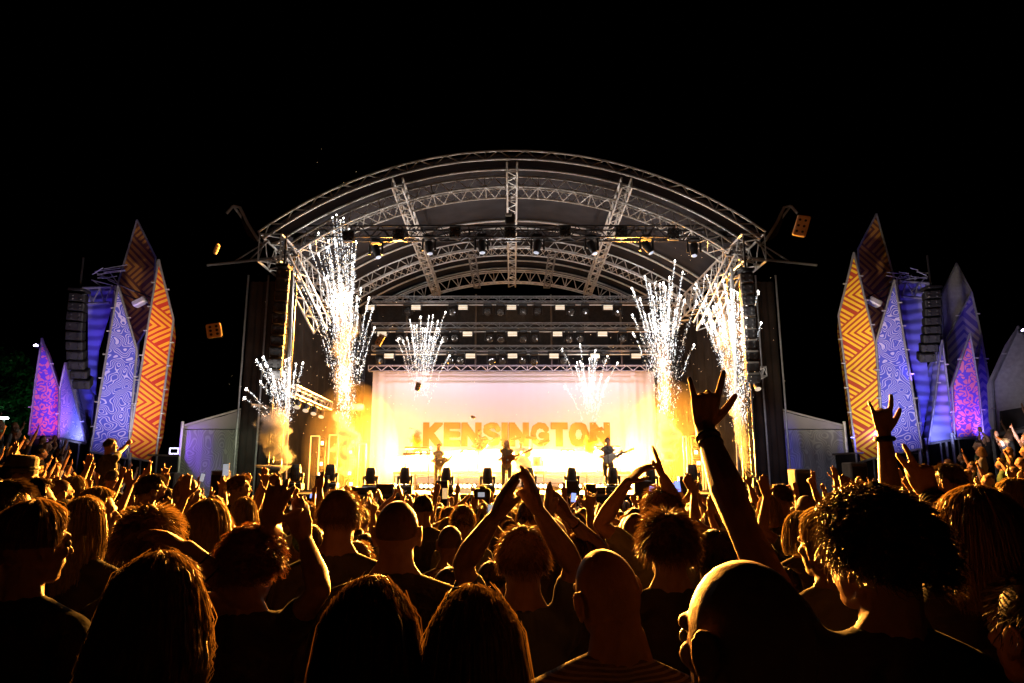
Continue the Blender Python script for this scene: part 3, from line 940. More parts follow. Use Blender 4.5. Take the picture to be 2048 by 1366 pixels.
# tents beside the stage
def topo_mat(name, base, line, scale=.9, lines=13.0, width=.28, dist=1.2, rough=.8, seed=0.0):
    m, N, L = new_mat(name)
    b = N["Principled BSDF"]; b.inputs["Roughness"].default_value = rough
    tc = N.new("ShaderNodeTexCoord"); mp = N.new("ShaderNodeMapping")
    mp.inputs["Scale"].default_value = (1, .05, 1); mp.inputs["Location"].default_value = (seed, 0, seed * 1.7)
    L.new(tc.outputs["Object"], mp.inputs[0])
    n1 = N.new("ShaderNodeTexNoise"); n1.inputs["Scale"].default_value = scale; n1.inputs["Detail"].default_value = .6; n1.inputs["Distortion"].default_value = dist
    L.new(mp.outputs[0], n1.inputs["Vector"])
    mu = N.new("ShaderNodeMath"); mu.operation = 'MULTIPLY'; mu.inputs[1].default_value = lines
    L.new(n1.outputs[0], mu.inputs[0])
    fr = N.new("ShaderNodeMath"); fr.operation = 'FRACT'; L.new(mu.outputs[0], fr.inputs[0])
    lt = N.new("ShaderNodeMath"); lt.operation = 'LESS_THAN'; lt.inputs[1].default_value = width; L.new(fr.outputs[0], lt.inputs[0])
    mx = N.new("ShaderNodeMix"); mx.data_type = 'RGBA'
    mx.inputs[6].default_value = (*base, 1); mx.inputs[7].default_value = (*line, 1)
    L.new(lt.outputs[0], mx.inputs[0]); L.new(mx.outputs[2], b.inputs["Base Color"])
    n2 = N.new("ShaderNodeTexNoise"); n2.inputs["Scale"].default_value = 2.0; n2.inputs["Detail"].default_value = 4
    L.new(tc.outputs["Object"], n2.inputs["Vector"])
    bp = N.new("ShaderNodeBump"); bp.inputs["Strength"].default_value = .5; bp.inputs["Distance"].default_value = .06
    L.new(n2.outputs[0], bp.inputs["Height"]); L.new(bp.outputs[0], b.inputs["Normal"])
    return m
def chevron_mat(name, c1, c2, cell=1.15, n=8.0, ang=45.0, sx=1.0, off=(0, 0)):
    m, N, L = new_mat(name)
    b = N["Principled BSDF"]; b.inputs["Roughness"].default_value = .7
    tc = N.new("ShaderNodeTexCoord"); sp = N.new("ShaderNodeSeparateXYZ"); L.new(tc.outputs["Object"], sp.inputs[0])
    def M(op, a, c=None, v=None):
        q = N.new("ShaderNodeMath"); q.operation = op
        L.new(a, q.inputs[0]) if not isinstance(a, float) else setattr(q.inputs[0], 'default_value', a)
        if c is not None:
            L.new(c, q.inputs[1])
        elif v is not None:
            q.inputs[1].default_value = v
        return q.outputs[0]
    ca, sa = math.cos(math.radians(ang)), math.sin(math.radians(ang))
    X = M('ADD', M('MULTIPLY', sp.outputs[0], v=sx), v=off[0]); Z = M('ADD', sp.outputs[2], v=off[1])
    p = M('DIVIDE', M('ADD', M('MULTIPLY', X, v=ca), M('MULTIPLY', Z, v=sa)), v=cell)
    q = M('DIVIDE', M('SUBTRACT', M('MULTIPLY', X, v=sa), M('MULTIPLY', Z, v=ca)), v=cell)
    fp, fq = M('FLOOR', p), M('FLOOR', q)
    t, s = M('FRACT', p), M('FRACT', q)
    par = M('FLOORED_MODULO', M('ADD', fp, fq), v=2.0) if False else M('ABSOLUTE', M('MODULO', M('ADD', fp, fq), v=2.0))
    inv = M('SUBTRACT', M('MULTIPLY', par, v=-2.0), v=-1.0)   # 1 - 2*par
    # flip s where parity is odd: s' = par + s*(1-2par)
    s2 = M('ADD', par, M('MULTIPLY', s, inv))
    mxv = M('MAXIMUM', t, s2)
    f = M('FRACT', M('MULTIPLY', mxv, v=n))
    g = M('GREATER_THAN', f, v=.56)
    mx = N.new("ShaderNodeMix"); mx.data_type = 'RGBA'
    mx.inputs[6].default_value = (*c1, 1); mx.inputs[7].default_value = (*c2, 1)
    L.new(g, mx.inputs[0]); L.new(mx.outputs[2], b.inputs["Base Color"])
    n2 = N.new("ShaderNodeTexNoise"); n2.inputs["Scale"].default_value = 1.4; n2.inputs["Detail"].default_value = 3
    L.new(tc.outputs["Object"], n2.inputs["Vector"])
    bp = N.new("ShaderNodeBump"); bp.inputs["Strength"].default_value = .4; bp.inputs["Distance"].default_value = .06
    L.new(n2.outputs[0], bp.inputs["Height"]); L.new(bp.outputs[0], b.inputs["Normal"])
    return m
def spots_mat(name, c1, c2, scale=3.2):
    m, N, L = new_mat(name)
    b = N["Principled BSDF"]; b.inputs["Roughness"].default_value = .7
    tc = N.new("ShaderNodeTexCoord")
    n1 = N.new("ShaderNodeTexNoise"); n1.inputs["Scale"].default_value = scale; n1.inputs["Detail"].default_value = 0; n1.inputs["Distortion"].default_value = .5
    L.new(tc.outputs["Object"], n1.inputs["Vector"])
    mu = N.new("ShaderNodeMath"); mu.operation = 'MULTIPLY'; mu.inputs[1].default_value = 3.2; L.new(n1.outputs[0], mu.inputs[0])
    fr = N.new("ShaderNodeMath"); fr.operation = 'FRACT'; L.new(mu.outputs[0], fr.inputs[0])
    lt = N.new("ShaderNodeMath"); lt.operation = 'LESS_THAN'; lt.inputs[1].default_value = .5; L.new(fr.outputs[0], lt.inputs[0])
    mx = N.new("ShaderNodeMix"); mx.data_type = 'RGBA'
    mx.inputs[6].default_value = (*c1, 1); mx.inputs[7].default_value = (*c2, 1)
    L.new(lt.outputs[0], mx.inputs[0]); L.new(mx.outputs[2], b.inputs["Base Color"])
    return m
M_TENT = mat("white_tent_pvc", (.42, .40, .42), .6, var=.12, vscale=1.2, bump=.5, bscale=1.5)
M_TOPOT = topo_mat("tent_banner_print", (.30, .30, .30), (.44, .45, .42), 1.3, 26, .35, .3, seed=3.1)
for side, tx, lab in ((-1, (364, 522), "dim grey tent with contour-line wall, lit purple at its outer edge"), (1, (1690, 1515), "bluish tent with contour-line wall, lit deep blue at its outer edge")):
    Yt = 24.0
    o_, i_ = P(tx[0], 900, Yt).x, P(tx[1], 900, Yt).x
    zt = P(1024 + (-660 if side < 0 else 660), 846, Yt).z
    ridge = P(1024, 812, Yt).z + .1
    ze = P(365, 852, Yt).z
    t = thing("tent", lab, "tent", ((o_ + i_) / 2, Yt, 0))
    xm = i_ + (-side) * .5
    roofp = [(o_, Yt, ze), ((o_ + i_) / 2, Yt, (ze + ridge) / 2 - .04), (i_, Yt, ridge), (xm, Yt, ridge), (xm, Yt, ze - .1), (o_, Yt, ze - .1)]
    MB().prism(roofp, (0, 7, 0)).build("roof", M_TENT, t)
    b = MB(); n = 30; vs = []
    for z in (GZ(o_, Yt) - .1, ze * .5, ze - .13):
        for i in range(n + 1):
            x = o_ + (xm - o_) * i / n
            vs.append((x, Yt - .03 + .035 * math.sin(i * 1.7) * (1 - .3 * z / ze), z))
    K = n + 1
    b.add(vs + [(x, y + .04, z) for x, y, z in vs], [(j * K + i, j * K + i + 1, (j + 1) * K + i + 1, (j + 1) * K + i) for j in range(2) for i in range(n)] + [(3 * K + j * K + i, 3 * K + (j + 1) * K + i, 3 * K + (j + 1) * K + i + 1, 3 * K + j * K + i + 1) for j in range(2) for i in range(n)])
    b.build("banner_wall", M_TOPOT, t, smooth=True, fixn=False)
    MB().box((o_ + side * .02, Yt + 3.5, ze / 2), (.03, 7, ze)).build("side_wall", M_TENT, t)
    for yy in (Yt - .12,):
        MB().tube((o_, yy, 0), (o_, yy, ze + .15), .05).build("tent_pole", M_ALU, t)
        MB().tube((o_, yy, ze), (i_, yy, ridge), .035).build("roof_bar", M_ALU, t)
    if side < 0:
        lamp("purple_flood", 'SPOT', (o_ - .5, Yt - 1.3, 3.3), 400, (.28, .10, 1), .15, to=(o_ + .5, Yt, 2.5), spot=100, blend=1)
        lamp("tent_flood", 'SPOT', (o_ + 3, Yt - 3.5, 3.5), 138.6, (.9, 1.0, .65), .3, to=(o_ + 2, Yt, 1.6), spot=90, blend=1)
    else:
        lamp("blue_flood", 'SPOT', (o_ + .2, Yt - 2.0, 3.3), 554.4, (.13, .12, 1), .15, to=(o_ - .8, Yt, 2.7), spot=80, blend=1)
        lamp("tent_flood", 'SPOT', (o_ - 3.6, Yt - 4, 4.0), 110.88, (.75, .72, 1.0), .3, to=(o_ - 2, Yt, 1.6), spot=90, blend=1)
for (px, pt, pb, w, Y, lab) in ((443, 941, 985, 24, 20.0, "black speaker stack standing before the contour-line tent, its side in shadow"), (348, 945, 975, 22, 21.5, "dark cabinet in the purple gap between the striped panel and the tent"), (1597, 938, 985, 30, 20.5, "lit grey delay speaker before the blue-lit tent"), (1708, 925, 975, 34, 20.5, "grey speaker cabinet at the foot of the yellow striped panel"),
        (1508, 957, 990, 15, 20.5, "small upright cabinet with a pale top by the outer smoke column")):
    a = P(px, pt, Y); gz = GZ(a.x, Y)
    W = w * Y / FPX
    t = thing("delay_speaker", lab, "speaker", (a.x, Y, gz))
    MB().bbox((a.x, Y, (a.z + gz) / 2), (W, .55, a.z - gz), .03).build("cabinet", M_CASE, t)
    MB().bbox((a.x, Y - .28, (a.z + gz) / 2), (W * .85, .03, (a.z - gz) * .9), .02).build("grille", M_BLACK, t)
# little green cup of light boxes near the purple gap
q = V3(P(348, 902, 26)); t = thing("work_light", "small square white work light glowing in the purple gap beside the tent", "light", q)
b = MB().path([q + np.array((-.16, 0, .10)), q + np.array((.16, 0, .10)), q + np.array((.16, 0, -.10)), q + np.array((-.16, 0, -.10))], .025, closed=True)
b.build("lit_frame", mat("lit_violet_white", (.9, .9, 1), .5, emit=(.75, .7, 1), es=4), t)
MB().tube(q - np.array((0, 0, .1)), q - np.array((0, 0, 1.6)), .02).build("post", M_BLACKM, t)

# ================================================================== crystal towers at both sides
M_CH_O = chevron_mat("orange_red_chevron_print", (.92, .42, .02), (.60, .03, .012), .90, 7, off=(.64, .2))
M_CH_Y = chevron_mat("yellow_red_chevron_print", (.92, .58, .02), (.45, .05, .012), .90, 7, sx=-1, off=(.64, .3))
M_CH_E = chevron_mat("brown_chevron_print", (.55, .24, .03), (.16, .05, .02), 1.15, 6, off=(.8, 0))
M_CH_P = chevron_mat("purple_chevron_print", (.30, .24, .50), (.10, .07, .40), 1.3, 6, sx=-1)
M_TOPO_B = topo_mat("blue_contour_print", (.07, .09, .55), (.50, .48, .76), 2.3, 18, .30, .12)
M_TOPO_W = topo_mat("pale_contour_print", (.22, .25, .60), (.50, .50, .75), 2.0, 22, .34, .35, seed=5)
M_SPOT = spots_mat("pink_spot_print", (.16, .10, .62), (.85, .26, .34), 5.6)
M_GREYC = mat("grey_banner_cloth", (.38, .37, .38), .8, var=.15, bump=.8, bscale=2.2)
M_BLUEC, N_, L_ = new_mat("pale_cloth_folds")
N_["Principled BSDF"].inputs["Base Color"].default_value = (.26, .26, .52, 1); N_["Principled BSDF"].inputs["Roughness"].default_value = .8
tc_ = N_.new("ShaderNodeTexCoord"); w_ = N_.new("ShaderNodeTexWave"); w_.wave_type = 'BANDS'; w_.bands_direction = 'Z'
w_.inputs["Scale"].default_value = .9; w_.inputs["Distortion"].default_value = 3.5; w_.inputs["Detail"].default_value = 2; w_.inputs["Detail Scale"].default_value = .8
L_.new(tc_.outputs["Object"], w_.inputs["Vector"])
bp_ = N_.new("ShaderNodeBump"); bp_.inputs["Strength"].default_value = .4; bp_.inputs["Distance"].default_value = .12
L_.new(w_.outputs[0], bp_.inputs["Height"]); L_.new(bp_.outputs[0], N_["Principled BSDF"].inputs["Normal"])
def banner(name, lab, poly, m, thick=.5, frame=True, clamps=True, cat="banner", group=None, base=None):
    """poly: (px, py, Y) corners; the panel is a tapered cloth-clad prism with a tube frame along its front edges"""
    pts = [V3(P(a, b_, c)) for a, b_, c in poly]
    lo = min(p[2] for p in pts); cen = sum(pts) / len(pts)
    t = thing(name, lab, cat, (cen[0], cen[1], GZ(cen[0], cen[1])), group)
    b = MB()
    back = [cen + (p - cen) * .72 + np.array((0, thick, 0)) for p in pts]
    n = len(pts)
    # front face subdivided with slight billow
    b.add(np.array(pts + back), [tuple(range(n)), tuple(range(2 * n - 1, n - 1, -1))] + [(i, n + i, n + (i + 1) % n, (i + 1) % n) for i in range(n)])
    b.build("cloth", m, t)
    if frame:
        f = MB()
        for i in range(n):
            f.tube(pts[i] + np.array((0, -.03, 0)), pts[(i + 1) % n] + np.array((0, -.03, 0)), .035, n=6)
        f.build("tube_frame", M_ALUD, t)
    if clamps:
        for i in range(n):
            a, c = pts[i], pts[(i + 1) % n]
            L = np.linalg.norm(c - a)
            if abs(c[2] - a[2]) < .3 * L: continue
            k = int(L / .75)
            out = np.array((1 if (a[0] + c[0]) / 2 > cen[0] else -1, 0, 0.1))
            for j in range(1, k):
                q = a + (c - a) * j / k + np.array((0, -.04, 0))
                MB().box(q + out * .05, (.12, .05, .035)).build("clamp", M_ALU, t)
    # legs down to the ground
    for p in sorted(pts, key=lambda p: p[2])[:2]:
        MB().tube((p[0], p[1] + .1, GZ(p[0], p[1]) - .1), (p[0], p[1] + .1, p[2] + .2), .05).build("support_leg", M_ALUD, t)
    return t, cen
LG = "crystal shaped towers at the side of the field"
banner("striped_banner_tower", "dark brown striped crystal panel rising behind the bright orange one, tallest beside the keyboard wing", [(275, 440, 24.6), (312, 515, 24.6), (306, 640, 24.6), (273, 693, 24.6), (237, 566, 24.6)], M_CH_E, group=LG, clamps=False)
banner("striped_banner_tower", "bright orange and red chevron striped crystal panel, tall and slim, beside the dim tent", [(318, 519, 22.0), (348, 640, 22.6), (311, 925, 22.6), (255, 914, 22.0)], M_CH_O, group=LG)
banner("contour_banner_tower", "blue and white contour-line crystal panel standing beside the orange striped one", [(237, 572, 21.6), (275, 701, 21.9), (256, 918, 21.9), (182, 903, 21.4)], M_TOPO_B, group=LG)
banner("lit_banner_tower", "short blue and white lit crystal panel between the pink spotted one and the contour-line one", [(132, 726, 22.6), (152, 800, 22.3), (174, 888, 22.1), (119, 877, 22.6), (120, 780, 22.8)], M_TOPO_W, .4, group=LG)
banner("lit_banner_tower", "deep blue folded cloth panel just beside the small lit contour one, under the speakers", [(134, 727, 23.0), (170, 745, 23.0), (188, 792, 23.0), (182, 888, 23.0), (174, 889, 23.0)], M_BLUEC, .4, group=LG, clamps=False)
banner("spotted_banner_tower", "pink and violet spotted pointed panel, smallest of the group by the green trees", [(85, 677, 23.0), (120, 780, 23.0), (118, 878, 23.0), (59, 870, 23.0), (72, 760, 23.0)], M_SPOT, .4, group=LG)
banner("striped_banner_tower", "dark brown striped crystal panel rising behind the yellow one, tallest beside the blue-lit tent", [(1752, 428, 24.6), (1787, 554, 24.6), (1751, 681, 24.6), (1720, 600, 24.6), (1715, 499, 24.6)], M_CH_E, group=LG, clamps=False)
banner("striped_banner_tower", "yellow and red chevron striped crystal panel next to the blue-lit tent", [(1707, 505, 22.0), (1753, 700, 22.0), (1764, 912, 22.0), (1713, 926, 22.6), (1676, 632, 22.6)], M_CH_Y, group=LG)
banner("contour_banner_tower", "blue and white contour-line crystal panel standing beside the yellow striped one", [(1788, 560, 21.6), (1843, 897, 21.5), (1768, 912, 21.9), (1751, 685, 21.9)], M_TOPO_B, group=LG)
banner("lit_banner_tower", "bright blue crystal panel between the contour-line one and the pink spotted one", [(1883, 681, 22.6), (1909, 879, 22.6), (1856, 888, 22.4), (1868, 810, 22.3)], M_BLUEC, .4, group=LG)
banner("lit_banner_tower", "deep blue shadowed cloth panel leaning behind the bright blue one", [(1880, 690, 23.1), (1870, 805, 23.0), (1850, 889, 23.0), (1844, 889, 22.9), (1834, 776, 22.9)], M_BLUEC, .3, group=LG, clamps=False)
banner("spotted_banner_tower", "pink and violet spotted pointed panel before the purple striped one", [(1939, 667, 22.3), (1956, 768, 22.3), (1966, 873, 22.3), (1909, 878, 22.3), (1903, 772, 22.3)], M_SPOT, .4, group=LG)
banner("striped_banner_tower", "purple striped crystal panel rising behind the pink spotted one", [(1942, 584, 24.0), (1962, 673, 24.0), (1972, 780, 24.0), (1900, 800, 24.0), (1891, 681, 24.0)], M_CH_P, group=LG)
banner("striped_banner_tower", "narrow violet striped panel at the outer edge of the pink spotted one", [(1961, 673, 23.2), (1977, 764, 23.2), (1990, 872, 23.2), (1964, 876, 23.2), (1950, 760, 23.2)], M_CH_P, .4, group=LG)
banner("grey_banner_tower", "dim grey pointed cloth panel high behind the purple striped one", [(1912, 527, 25.4), (1941, 582, 25.4), (1930, 650, 25.4), (1886, 690, 25.4), (1882, 590, 25.4)], M_GREYC, group=LG, clamps=False)
banner("grey_banner_tower", "large pale grey cloth panel cut by the picture edge, with a dark window opening", [(2035, 653, 20.5), (2062, 700, 20.0), (2070, 850, 20.0), (1990, 872, 20.5), (1984, 764, 20.5)], M_GREYC, group=LG)
q = [V3(P(x, y, Y)) for x, y, Y in ((2002, 822, 20.35), (2062, 812, 20.0), (2062, 850, 20.0), (2003, 862, 20.35))]
t = thing("window_screen", "dark screen hung on the large pale grey cloth panel", "screen", q[3]); MB().prism(q, (0, .06, 0)).build("screen_panel", M_BLACK, t)
q = [V3(P(x, y, 19.9)) for x, y in ((1990, 874), (2062, 858))]
MB().tube(q[0], q[1], .05).build("lower_rail", M_ALU, t)
# scaffold boxes lit blue behind
for s, cx_, lab in ((-1, [(176, 575), (234, 573), (196, 700), (190, 790), (176, 770)], "blue-lit scaffold box behind the contour-line panel and the curved speakers, stage keyboard side"), (1, [(1790, 561), (1851, 566), (1850, 690), (1862, 800), (1838, 800)], "blue-lit scaffold box behind the contour-line panel and curved speakers, beyond the yellow stripes")):
    Yc = 22.8
    p = [V3(P(x, y, Yc)) for x, y in cx_]
    t = thing("scaffold_tower", lab, "scaffold", (p[0][0], Yc, GZ(p[0][0], Yc)))
    MB().prism(p, (0, .06, 0)).build("cloth_wall", M_BLUEC, t)
    top = MB().tube(p[0] + np.array((0, -.3, -.1)), p[1] + np.array((0, -.3, -.1)), .05).tube(p[0] + np.array((0, -.3, -.65)), p[1] + np.array((0, -.3, -.65)), .05)
    for k in range(5):
        a = p[0] + (p[1] - p[0]) * k / 5; c = p[0] + (p[1] - p[0]) * (k + 1) / 5
        top.tube(a + np.array((0, -.3, -.1 if k % 2 else -.65)), c + np.array((0, -.3, -.65 if k % 2 else -.1)), .025)
    top.build("top_truss", M_ALUD, t)
    rr = random.Random(3 + s)
    st = MB()
    c0 = V3(P(195 if s < 0 else 1832, 560, Yc - .4))
    for k in range(16):
        a = c0 + np.array((rr.uniform(-.35, .5) * -s, rr.uniform(-.2, .2), rr.uniform(-.1, .25)))
        d = np.array((s * -1 * rr.uniform(-.9, -.2), 0, rr.uniform(.1, .6))) * rr.uniform(.5, 1.0)
        st.tube(a - d * .3 * -1, a - d * -1.0 if False else a + np.array((s * abs(d[0]) * 1.0 * -1, 0, d[2] * (-1 if k % 3 == 0 else 1) * .6)), .018, n=4)
    st.build("loose_poles", M_ALUD, t)
    a, c = V3(P(234 if s < 0 else 1790, 575, Yc)), V3(P(300 if s < 0 else 1735, 602, Yc))
    arm, brr = truss(line_frames(a, c, 9, (0, 1, 0)), .25, .25, .022, .014, 'fb')
    arm.build("arm_truss", M_BLACKM, t)
    MB().bbox(V3(P(280 if s < 0 else 1748, 604, Yc - .2)), (.45, .3, .22), .04, roty(.5 * s)).build("flood_lamp", M_ALU, t)
    for xx in (p[0], p[1]):
        MB().tube((xx[0], Yc - .1, GZ(xx[0], Yc)), (xx[0], Yc - .1, xx[2]), .045).build("scaffold_pole", M_ALUD, t)
# bases of the towers: dark trailers
for (xa, xb, py, Y, lab) in ((60, 190, 892, 22.6, "long dark trailer under the spotted and blue panels"), (185, 312, 926, 22.4, "dark scaffold base skirt under the striped orange and contour panels"), (1714, 1850, 922, 22.4, "dark base deck under the yellow striped and contour panels"), (1846, 1992, 893, 22.8, "violet-edged dark deck under the blue and spotted panels")):
    a, c = P(xa, py, Y), P(xb, py, Y)
    gz = min(GZ(a.x, Y), GZ(c.x, Y)) - .1
    t = thing("base_deck", lab, "deck", ((a.x + c.x) / 2, Y + .6, gz))
    zt = P((xa + xb) / 2, py - 14, Y).z
    MB().bbox(((a.x + c.x) / 2, Y + .8, (zt + gz) / 2), (abs(c.x - a.x), 1.4, zt - gz), .03).build("skirt", M_SCRIM, t)
    MB().bbox(((a.x + c.x) / 2, Y + .8, zt + .03), (abs(c.x - a.x) + .1, 1.6, .06), .01).build("deck_board", M_CASE, t)
    for k in range(5):
        x = a.x + (c.x - a.x) * k / 4
        MB().tube((x, Y + .02, gz), (x, Y + .02, zt), .03).build("post", M_ALUD, t)
BL = (.12, .10, 1.0); PU = (.45, .14, 1.0); LAV = (.36, .32, 1.0)
def flood(px, py, Y, tpx, tpy, tY, e, col, spot=70, size=.12):
    q = P(px, py, Y)
    lamp("banner_flood", 'SPOT', q, e * .55, col, size, to=P(tpx, tpy, tY), spot=spot, blend=.9)
flood(300, 900, 18.5, 310, 720, 22.2, 1700, (1, .78, .62), 80)
flood(235, 880, 18.0, 235, 745, 21.6, 900, LAV, 75)
flood(150, 890, 21.2, 158, 800, 22.4, 520, BL, 70)
flood(142, 893, 21.7, 146, 845, 22.4, 200, (.5, .5, 1), 80)
flood(85, 885, 21.4, 88, 800, 23, 420, (.75, .20, 1.0), 80)
flood(80, 690, 21.5, 90, 760, 23, 120, PU, 80)
flood(205, 700, 21.6, 205, 620, 22.8, 150, (.20, .10, 1.0), 120)
flood(330, 700, 20, 275, 560, 24.6, 260, (1, .62, .35), 80)
flood(1735, 905, 18.5, 1718, 720, 22.2, 1700, (1, .82, .55), 80)
flood(1800, 880, 18.0, 1800, 745, 21.6, 1000, LAV, 75)
flood(1870, 895, 21.3, 1872, 800, 22.6, 620, BL, 80)
flood(1885, 895, 21.7, 1884, 845, 22.5, 200, (.45, .5, 1), 80)
flood(1938, 885, 21.2, 1936, 800, 22.3, 330, (.75, .20, 1.0), 70)
flood(1975, 880, 21.8, 1972, 800, 23.2, 350, (.22, .14, 1.0), 80)
flood(1925, 760, 22.6, 1930, 680, 24, 130, (.35, .2, 1), 90)
flood(1830, 760, 21.4, 1822, 640, 22.8, 190, (.20, .10, 1.0), 120)
flood(1700, 700, 20, 1752, 560, 24.6, 260, (1, .62, .35), 80)
flood(2010, 900, 17.5, 2020, 760, 20.3, 200, (.9, .85, 1.0), 80)
flood(1890, 760, 21, 1912, 600, 25.4, 60, (.9, .85, 1.0), 80)
# fixtures one can see
for (px, py, Y, lab) in ((75, 692, 22.5, "small violet lamp at the top edge of the spotted panel by the green trees"), (2044, 662, 20, "small violet lamp at the top of the pale grey panel")):
    q = V3(P(px, py, Y)); t = thing("violet_lamp", lab, "light", q)
    MB().bbox(q, (.16, .12, .14), .02).build("housing", M_BLACKM, t)
    for k in range(3):
        MB().ell(q + np.array((-.05 + .05 * k, -.08, .03 * (k % 2))), .028, nu=8, nv=5).build("bulb", mat("violet_bulb", (.8, .7, 1), .4, emit=(.7, .6, 1), es=14), t)

# ================================================================== trees far at the side, lit green
def tree(x, y, h, lab, seed, m):
    r = random.Random(seed)
    gz = GZ(x, y) if abs(x) < 45 else .1
    t = thing("tree", lab, "tree", (x, y, gz), "dark trees at the field edge")
    tr = MB(); tr.path([(x, y, gz - .2), (x + .1, y, gz + h * .3), (x - .1, y, gz + h * .6), (x, y, gz + h * .85)], [.25, .2, .12, .04], n=7)
    for k in range(7):
        a = r.uniform(0, 6.28); z = gz + h * r.uniform(.3, .7)
        tr.tube((x, y, z), (x + math.cos(a) * h * .28, y + math.sin(a) * h * .28, z + h * .16), .07, .02, n=5)
    tr.build("trunk", mat("bark", (.08, .06, .04), .9, var=.3), t)
    lv = MB(); vs = []; fs = []
    for c in range(46):
        a = r.uniform(0, 6.28); rr_ = h * .36 * math.sqrt(r.random()); zz = gz + h * r.uniform(.32, 1.0)
        rr_ *= math.sin(math.pi * min(.95, max(.12, (zz - gz) / h - .1)))
        cx_, cy_ = x + rr_ * math.cos(a), y + rr_ * math.sin(a); cr = h * r.uniform(.05, .1)
        for k in range(60):
            d = V3((r.gauss(0, 1), r.gauss(0, 1), r.gauss(0, .8))); d /= np.linalg.norm(d)
            p = np.array((cx_, cy_, zz)) + d * cr * r.random() ** .4
            u = V3((r.gauss(0, 1), r.gauss(0, 1), r.gauss(0, 1))) * .07; w = V3((r.gauss(0, 1), r.gauss(0, 1), r.gauss(0, 1))) * .07
            k0 = len(vs); vs += [p - u, p + w, p + u, p - w]; fs.append((k0, k0 + 1, k0 + 2, k0 + 3))
    lv.add(np.array(vs), fs)
    lv.build("crown", m, t, fixn=False)
M_LEAF = mat("leaf", (.05, .10, .03), .6, var=.4, vscale=2, trans=.3)
for i, (px, Y, h, lab) in enumerate(((-25, 46, 7.5, "dark tree cut by the picture edge, green light in its leaves"), (18, 50, 7.0, "green-lit tree behind the street lamp by the spotted panel"), (50, 56, 6.5, "small dim tree next to the pink spotted panel"), (2075, 50, 7, "dark tree beyond the pale grey panel"))):
    q = P(px, 880, Y); tree(q.x, Y, h, lab, 11 + i, M_LEAF)
q = P(10, 868, 40); lamp("green_flood", 'SPOT', (q.x + 2, 41, q.z - .6), 400, (.1, 1, .35), .3, to=P(15, 835, 48), spot=70)
q = V3(P(8, 836, 42)); t = thing("street_lamp", "street lamp with a glowing white head among the green-lit trees", "street lamp", (q[0], q[1], GZ(q[0], q[1])))
MB().tube((q[0], q[1], GZ(q[0], q[1])), q, .06).build("pole", M_ALUD, t)
MB().bbox(q, (.42, .3, .12), .03).build("lamp_head", mat("lamp_white", (1, 1, 1), .4, emit=(.85, 1, .95), es=14), t)

# ================================================================== flying foam dice slabs
M_DIE = mat("pale_foam", (.75, .52, .30), .7, var=.1, trans=.12)
for (px, py, Y, w, h, ax, lab) in ((433, 498, 18, .13, .30, (.2, .2, 1.1), "small yellow flying foam slab with dark dots, seen almost edge-on beside the roof outrigger"), (428, 661, 17, .36, .36, (.1, -.2, .2), "pinkish square flying foam slab with six dark dots by the unlit sky gap"), (1603, 452, 17, .34, .56, (.1, .35, -.5), "largest flying foam slab, tilted, with six dark dots beyond the roof corner"), (760, 680, 20, .20, .36, (.3, .35, .6), "yellow flying foam slab at the backdrop's upper corner"), (836, 773, 21, .2, .27, (.2, .1, .8), "dark gold flying foam slab in front of the spark burst on the backdrop"), (946, 834, 22, .16, .1, (.8, .4, .2), "tiny gold flying foam scrap above the letter S of the backdrop")):
    q = V3(P(px, py, Y)); R = rotz(ax[2]) @ roty(ax[1]) @ rotx(ax[0])
    t = thing("foam_die", lab, "foam die", q, "foam dice slabs thrown in the air")
    MB().bbox(q, (w, .07, h), .035, R).build("slab", M_DIE, t)
    for i in range(2):
        for j in range(3):
            c = q + R @ np.array(((i - .5) * w * .42, -.037, (j - 1) * h * .27))
            MB().lathe(c, [(min(w, h) * .10, 0), (min(w, h) * .085, .012)], 12, R @ rotx(math.pi / 2)).build("dot", M_BLACK, t)

# ================================================================== spark fountains
M_SP_W = mat("spark_white", (1, 1, 1), .5, emit=(.78, .88, 1.0), es=1.9)
M_SP_Y = mat("spark_gold", (1, 1, 1), .5, emit=(1.0, .70, .38), es=1.9)
M_SP_D = mat("spark_dim", (1, 1, 1), .5, emit=(1.0, .88, .78), es=.9)
M_TIP = mat("spark_head", (1, 1, 1), .5, emit=(1.0, .95, .86), es=14)
ICO = np.array([(0, 0, 1), (1, 0, 0), (0, 1, 0), (-1, 0, 0), (0, -1, 0), (0, 0, -1)], float)
ICF = [(0, 1, 2), (0, 2, 3), (0, 3, 4), (0, 4, 1), (5, 2, 1), (5, 3, 2), (5, 4, 3), (5, 1, 4)]
def smoke_mat(name, dens, col, scale=2.2, aniso=.1, lo=.44, hi=.60):
    m, N, L = new_mat(name)
    for n_ in list(N):
        if n_.type == 'BSDF_PRINCIPLED': N.remove(n_)
    out = N["Material Output"]
    pv = N.new("ShaderNodeVolumePrincipled")
    pv.inputs["Color"].default_value = (*col, 1)
    pv.inputs["Anisotropy"].default_value = aniso
    tc = N.new("ShaderNodeTexCoord"); nz = N.new("ShaderNodeTexNoise")
    nz.inputs["Scale"].default_value = scale; nz.inputs["Detail"].default_value = 4; nz.inputs["Roughness"].default_value = .6
    nz.inputs["Distortion"].default_value = .4
    L.new(tc.outputs["Object"], nz.inputs["Vector"])
    mr = N.new("ShaderNodeMapRange"); mr.inputs[1].default_value = lo; mr.inputs[2].default_value = hi
    mr.inputs[3].default_value = 0; mr.inputs[4].default_value = dens
    L.new(nz.outputs[0], mr.inputs[0]); L.new(mr.outputs[0], pv.inputs["Density"])
    L.new(pv.outputs[0], out.inputs["Volume"])
    return m
M_SMOKE = smoke_mat("pyro_smoke", 6.0, (.16, .15, .14), 3.6, lo=.44, hi=.62)
